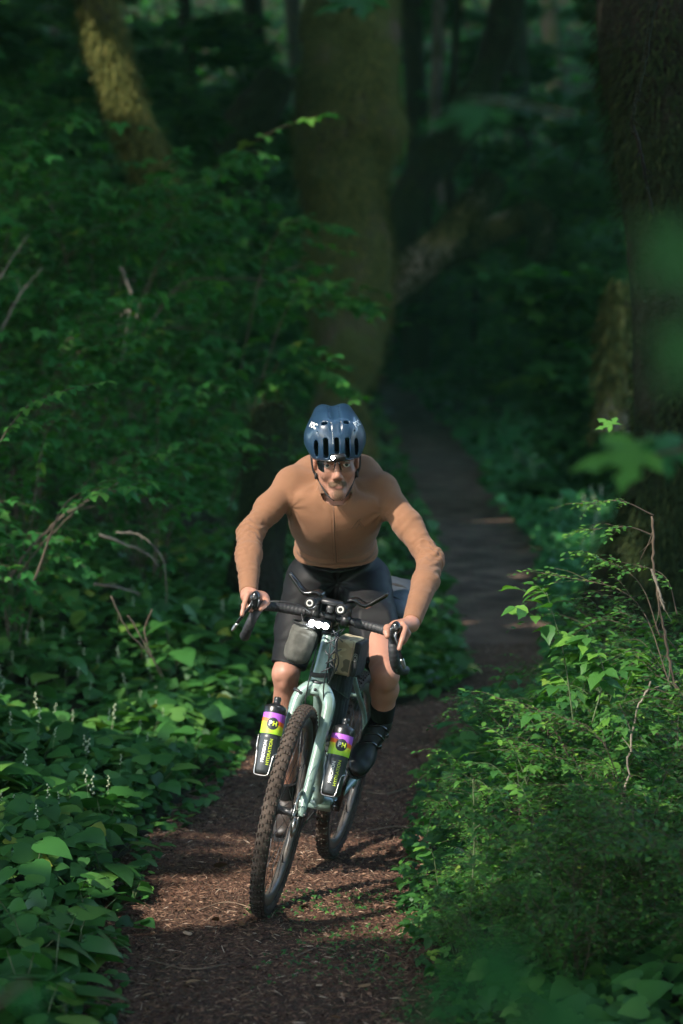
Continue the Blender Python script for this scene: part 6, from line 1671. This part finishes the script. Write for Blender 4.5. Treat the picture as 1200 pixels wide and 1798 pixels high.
for dx in (-5, 5):
    m = MB(); zz = [on_jersey(px(585 + dx + 5 * t, 882 + 108 * t, 8.4), .0002) for t in np.linspace(0, 1, 22)]; m.tube(zz, .0007, 5); wpart('seam', m.mesh('seam', M_JERSEY), jersey)
m = MB(); m.tube([zp[0], zp[0] + [.004, -.003, -.010], zp[0] + [.010, -.004, -.026]], .0022, 6); wpart('zip_puller', m.mesh('zip_puller', M_ZIP), jersey)
# small dark peak-shaped emblem on the chest
m = MB()
for st in [[(-13, 7), (-1, -8)], [(-1, -8), (12, 6)], [(-4, 7), (1, -2)], [(1, -2), (5, 5)], [(-1, -8), (4, -10)]]:
    m.tube([on_jersey(px(630 + a, 922 + b, 8.4), .0008) for a, b in [st[0], ((st[0][0] + st[1][0]) / 2, (st[0][1] + st[1][1]) / 2), st[1]]], .0012, 5)
wpart('chest_emblem', m.mesh('chest_emblem', M_ZIP), jersey)
# seams at the shoulders
for (a, b, c, d) in [(505, 872, 512, 905), (507, 905, 512, 930)]:
    m = MB(); m.tube([on_jersey(px(a + (c - a) * t, b + (d - b) * t, 8.4), .0002) for t in np.linspace(0, 1, 10)], .001, 5); wpart('seam', m.mesh('seam', M_ZIP), jersey)

# ---- shorts
sh_ = SDF(LO, HI, .0045)
sh_.ell(J['pel'], (.158, .112, .13), TAX, .04).ell(J['chest'] * .5 + J['pel'] * .5, (.137, .095, .12), TAX, .04)
for s, sg in (('L', -1), ('R', 1)):
    h_, k = J['hi' + s], J['kn' + s]
    sh_.chain([h_, h_ * .5 + k * .5, k], [.100, .082, .058], .035)
sh_.cut(px(505, 1155, 8.3), (J['knL'] - J['hiL']) * [1, .25, 1], J['knL'], .16, .003)
sh_.cut(px(672, 1132, 8.3), (J['knR'] - J['hiR']) * [1, .55, 1], J['knR'], .13, .003)
sh_.cut(J['pel'] + TAX[:, 2] * .16, TAX[:, 2], None, None, .003)
def sh_disp(V, N):
    d = .002 * fbm(V, 8, 3, 90)
    q = V - J['pel']; rad = np.linalg.norm(q * [1, .6, 1], axis=1); ang = np.arctan2(q[:, 2] + .02, q[:, 0])
    d = d + .0032 * np.exp(-(rad / .14) ** 2) * np.sin(ang * 10 + 4 * fbm(V, 7, 2, 91)) + .0015 * np.sin(V[:, 2] * 120 + 5 * fbm(V, 9, 2, 92)) * np.exp(-((V[:, 2] - .95) / .12) ** 2)
    return V + N * d[:, None]
wpart('shorts', sh_.mesh('shorts', M_SHORTS, sh_disp), rider)

# ---- socks and shoes
for s, sg, mat in (('L', -1, simple('dusty dark shoe', (.030, .022, .018), .5, var=.3, vscale=30)), ('R', 1, M_SHOE)):
    a, ball, toe, heel = FT[s]; k = J['kn' + s]; ad = (k - a) / np.linalg.norm(k - a)
    lo = np.minimum.reduce([a, ball, toe, heel, a + ad * .15]) - .07; hi = np.maximum.reduce([a, ball, toe, heel, a + ad * .15]) + .07
    g = SDF(lo, hi, .0035); g.cone(a - ad * .02, a + ad * .115, .037, .0485, .01); g.cut(a + ad * .088, ad, a + ad * .10, .085, .002)
    wpart('sock', g.mesh('sock', M_SOCK), rider)
    g = SDF(lo, hi, .0032)
    upv = a - (ball + heel) / 2; f = toe - heel; f /= np.linalg.norm(f); upv = upv - f * upv.dot(f); upv /= np.linalg.norm(upv); lat = np.cross(f, upv); Rf = np.stack([f, lat, upv], 1)
    g.ell(ball + upv * .010, (.062, .046, .027), Rf, .02).ell(toe - f * .028 + upv * .004, (.042, .037, .023), Rf, .02)
    g.ell(heel + f * .04 + upv * .018, (.045, .034, .036), Rf, .02).cone(heel + f * .05 + upv * .03, a + ad * .005, .034, .037, .02).cone(a - upv * .005 + f * .01, ball + upv * .012, .036, .030, .02)
    g.cut(ball - upv * .012, -upv, None, None, .003)
    g.cut(a + ad * .022, ad, a + ad * .03, .06, .003)
    me = g.mesh('shoe', mat, lambda V, N: V + N * (.0008 * fbm(V, 30, 2, 6))[:, None]); shoe = wpart('shoe', me, rider)
    m = MB(); 
    sole = [ball + f * x_ - upv * .013 + lat * y_ for x_, y_ in [(-.155, 0), (-.145, .024), (-.09, .026), (-.03, .036), (.02, .043), (.055, .037), (.082, .018), (.088, 0), (.082, -.018), (.055, -.037), (.02, -.043), (-.03, -.036), (-.09, -.026), (-.145, -.024)]]
    n = len(sole); m.add(sole + [p - upv * .010 for p in sole], [tuple(range(n)), tuple(range(2 * n - 1, n - 1, -1))] + [(i, n + i, n + (i + 1) % n, (i + 1) % n) for i in range(n)])
    wpart('sole', m.mesh('sole', M_MATTEB, False), shoe)
    if s == 'R':
        sb = bvh_of(me)
        def on_shoe(p):
            h = sb.find_nearest(Vector(p)); return np.array(h[0]) + np.array(h[1]) * .0012
        for t0 in (.30, .52, .76):
            c = a * (1 - t0) + ball * t0 + upv * .04; pts = [on_shoe(c + lat * y_ - upv * abs(y_) * .8 + f * .012 * (y_ / .03)) for y_ in np.linspace(-.034, .034, 11)]
            m = MB(); m.tube(pts, .0045, 6, flat=.3, up=f); wpart('shoe_strap', m.mesh('shoe_strap', M_GLOSSB), shoe)
        for t0 in (.34, .66):
            c = on_shoe(a * (1 - t0) + ball * t0 + lat * .045 * (1 if lat[0] > 0 else -1) + upv * .02); m = MB(); m.lathe([(0, .007), (.006, .007), (.0085, .004), (.0085, -.002)], c, upv * .6 + lat * (.8 if lat[0] > 0 else -.8), 16); wpart('dial', m.mesh('dial', M_GLOSSB), shoe)

# ---- helmet
hl = SDF((-.13, -.16, -.04), (.13, .20, .21), .0026)
hl.ell((-.013, .022, .062), (.091, .134, .106), None, .01).ell((.013, .022, .062), (.091, .134, .106), None, .03).ell((0, .022, .078), (.100, .124, .080), None, .02)
hl.cone((0, -.075, .168), (0, .10, .196), .018, .022, .012, True)                                     # raised centre strip
for s in (-1, 1): hl.cone((s * .034, -.052, .120), (s * .036, .10, .141), .034, .032, .03)
# cut below the brim; it rises at the sides over the ears
hl.cut((0, -.10, .020), (0, -.10, -1), None, None, .006)
for s in (-1, 1): hl.ell((s * .115, .02, -.012), (.050, .080, .052), None, .02, True)
hl.ell((0, .03, .012), (.080, .112, .092), None, .004, True)
# vents: five tall slots in front, two small ones on top
for x_, z0, z1, r_ in [(-.0395, .040, .094, .0082), (0.001, .056, .096, .0080), (.0405, .038, .092, .0080)]:
    for zz in np.linspace(z0, z1, 9): hl.cone((x_, -.18, zz), (x_ * .85, -.05, zz), r_, r_, .002, True)
for s in (-1, 1):
    for zz, r_ in [(.036, .0045), (.044, .0065), (.053, .0078), (.062, .0085), (.071, .0085), (.079, .0075), (.086, .0055)]: hl.cone((s * (.084 - abs(zz - .06) * .1), -.17, zz), (s * .060, -.03, zz), r_, r_, .002, True)
    hl.cone((s * .044, -.09, .172), (s * .036, -.05, .11), .0068, .0068, .003, True); hl.cone((s * .036, -.09, .172), (s * .028, -.05, .11), .0060, .0060, .003, True)
    hl.chain([(s * .0165, -.114, .110), (s * .017, -.078, .146), (s * .0185, -.03, .166), (s * .019, .06, .172)], [.0016] * 4, .004, True)
    hl.chain([(s * .060, -.102, .098), (s * .064, -.066, .130)], [.0014, .0014], .003, True)
V, Q = hl.arrays(); V = relax_v(V, Q)
helmet_me = qmesh(V, Q, 'helmet', M_HELM)
HM = Matrix([[*HR[0], HO[0]], [*HR[1], HO[1]], [*HR[2], HO[2]], [0, 0, 0, 1]])
helmet = wpart('helmet', helmet_me, rider); helmet.matrix_basis = HM
hb_ = bvh_of(helmet_me)
def hpart(name, me): o = obj(name, me, helmet); return o
li = SDF((-.11, -.13, -.02), (.11, .17, .17), .004); li.ell((0, .03, .022), (.083, .113, .100), None, .004); li.cut((0, 0, .016), (0, 0, -1), None, None, .003)
li.ell((0, .03, .016), (.076, .106, .084), None, .004, True)
V, Q = li.arrays(); hpart('liner', qmesh(relax_v(V, Q), Q, 'liner', simple('black foam liner', (.008, .008, .009), .9, spec=.2)))
for s in (-1, 1):
    V, F = text_arrays('POC', .026, .0009); V, F = subd(V, F, 1)
    V = np.stack([V[:, 0] * 1.15, V[:, 1], V[:, 2]], 1)
    n_ = np.array([s * .62, -.42, .66]); n_ /= np.linalg.norm(n_); right = np.array([.42, s * 1.0, 0]); right -= n_ * right.dot(n_); right /= np.linalg.norm(right); up_ = np.cross(n_, right)
    hpart('lettering', drape(V, F, np.array([s * .066, -.048, .128]) + right * s * .010, right, up_, hb_, 'lettering', M_WHITE, .0010))
m = MB()
for k_ in range(9):
    p = np.array([-.0125, -.2, .086 + k_ * .0042]); h_ = hb_.ray_cast(Vector(p), Vector((0, 1, 0)), .4)
    if h_[0] is not None: m.box(np.array(h_[0]) + [0, -.0004, 0], (.0018, .001, .0026))
hpart('small_print', m.mesh('small_print', M_WHITE, False))
m = MB(); m.lathe([(0, .002), (.0035, .002), (.004, 0)], (0.0, -.052, .151), (0, -.5, .86), 12); hpart('rivet', m.mesh('rivet', M_STEEL))
# helmet lamp
lc = np.array([-.001, -.1195, .040])
m = MB(); m.box(lc + [.008, 0, 0], (.046, .022, .020), None, .006); m.tube([lc + [-.014, .004, 0], lc + [-.014, -.012, 0]], .0095, 18)
hlamp = hpart('helmet_lamp', m.mesh('helmet_lamp', M_BLACK))
m = MB(); m.lathe([(0, .004), (.004, .0034), (.0062, 0)], lc + [-.014, -.0125, 0], (0, -1, 0), 18); obj('lens', m.mesh('lens', emis('lit lamp lens', (.95, .98, 1), 30.0)), hlamp)
# straps
M_STRAP = simple('black strap', (.010, .010, .010), .7)
for s in (-1, 1):
    for pts in ([(s * .084, -.02, .018), (s * .080, -.016, -.03), (s * .062, -.012, -.068)], [(s * .084, .05, .018), (s * .080, .02, -.03), (s * .062, -.010, -.068)], [(s * .062, -.012, -.068), (s * .040, -.040, -.108), (s * .012, -.060, -.130)]):
        m = MB(); m.tube([H(*q) for q in spline(pts, 5)], .0032, 6, flat=.35); wpart('chin_strap', m.mesh('chin_strap', M_STRAP), rider)
    m = MB(); m.box(H(s * .071, -.012, -.052), (.010, .014, .022), HR, .003); wpart('strap_buckle', m.mesh('strap_buckle', M_STRAP), rider)
# hair at the temples
m = SDF(HO - .14, HO + .14, .004)
m.ell(H(0, .045, .030), (.0795, .092, .080), HR, .01); m.cut(H(0, -.028, 0), -HR[:, 1], None, None, .003); m.cut(H(0, 0, -.020), -HR[:, 2] - HR[:, 1] * .4, None, None, .003)
wpart('hair', m.mesh('hair', M_HAIR, lambda V, N: V + N * (.002 * fbm(V, 120, 2, 3))[:, None]), rider)
# glasses
def lens_mat():
    m_, nt, b = new_mat('clear lens'); b.inputs['Base Color'].default_value = (.9, .93, .92, 1); b.inputs['Roughness'].default_value = .03
    g_ = nt.nodes.new('ShaderNodeBsdfGlossy'); g_.inputs['Roughness'].default_value = .04; t = nt.nodes.new('ShaderNodeBsdfTransparent'); t.inputs[0].default_value = (.90, .91, .90, 1)
    fr = nt.nodes.new('ShaderNodeFresnel'); fr.inputs[0].default_value = 1.5; mx = nt.nodes.new('ShaderNodeMixShader'); nt.links.new(fr.outputs[0], mx.inputs[0]); nt.links.new(t.outputs[0], mx.inputs[1]); nt.links.new(g_.outputs[0], mx.inputs[2]); nt.links.new(mx.outputs[0], nt.nodes['Material Output'].inputs[0]); return m_
M_LENS = lens_mat()
gp_ = lambda u, v: H(.0715 * math.sin(u), -.020 - .094 * math.cos(u) ** .8 if math.cos(u) > 0 else -.02, v)
root_g = None
m = MB(); us = np.linspace(-1.35, 1.35, 33)
m.tube([gp_(u, .0225 + .002 * math.cos(u * 2.2)) for u in us], .0030, 8, flat=.7); gl = wpart('glasses', m.mesh('glasses', M_GLOSSB), rider)
for s in (-1, 1):
    V = []; F = []; nu, nv = 12, 7
    for i in range(nu):
        u = s * (.10 + 1.10 * i / (nu - 1)); f_ = i / (nu - 1)
        zt = .0225 + .002 * math.cos(u * 2.2); zb = -.018 * math.sin(PI * min(1, .18 + .78 * f_)) ** .6 + .010 * (f_ > .93) - .002
        for j in range(nv): V.append(gp_(u, zt + (zb - zt) * j / (nv - 1)))
    for i in range(nu - 1):
        for j in range(nv - 1): a_ = i * nv + j; F.append((a_, a_ + 1, a_ + nv + 1, a_ + nv))
    m = MB(); m.add(V, F); wpart('lens', m.mesh('lens', M_LENS), gl)
    m = MB(); m.tube([gp_(s * 1.3, .0215), H(s * .0765, .0, .016), H(s * .0785, .05, .008)], .0028, 6, flat=.6); wpart('temple_arm', m.mesh('temple_arm', M_GLOSSB), gl)
    m = MB(); m.tube([H(s * .004, -.1135, .021), H(s * .009, -.111, .006), H(s * .0125, -.1015, -.010)], .0026, 6); wpart('nose_bridge', m.mesh('nose_bridge', M_GLOSSB), gl)
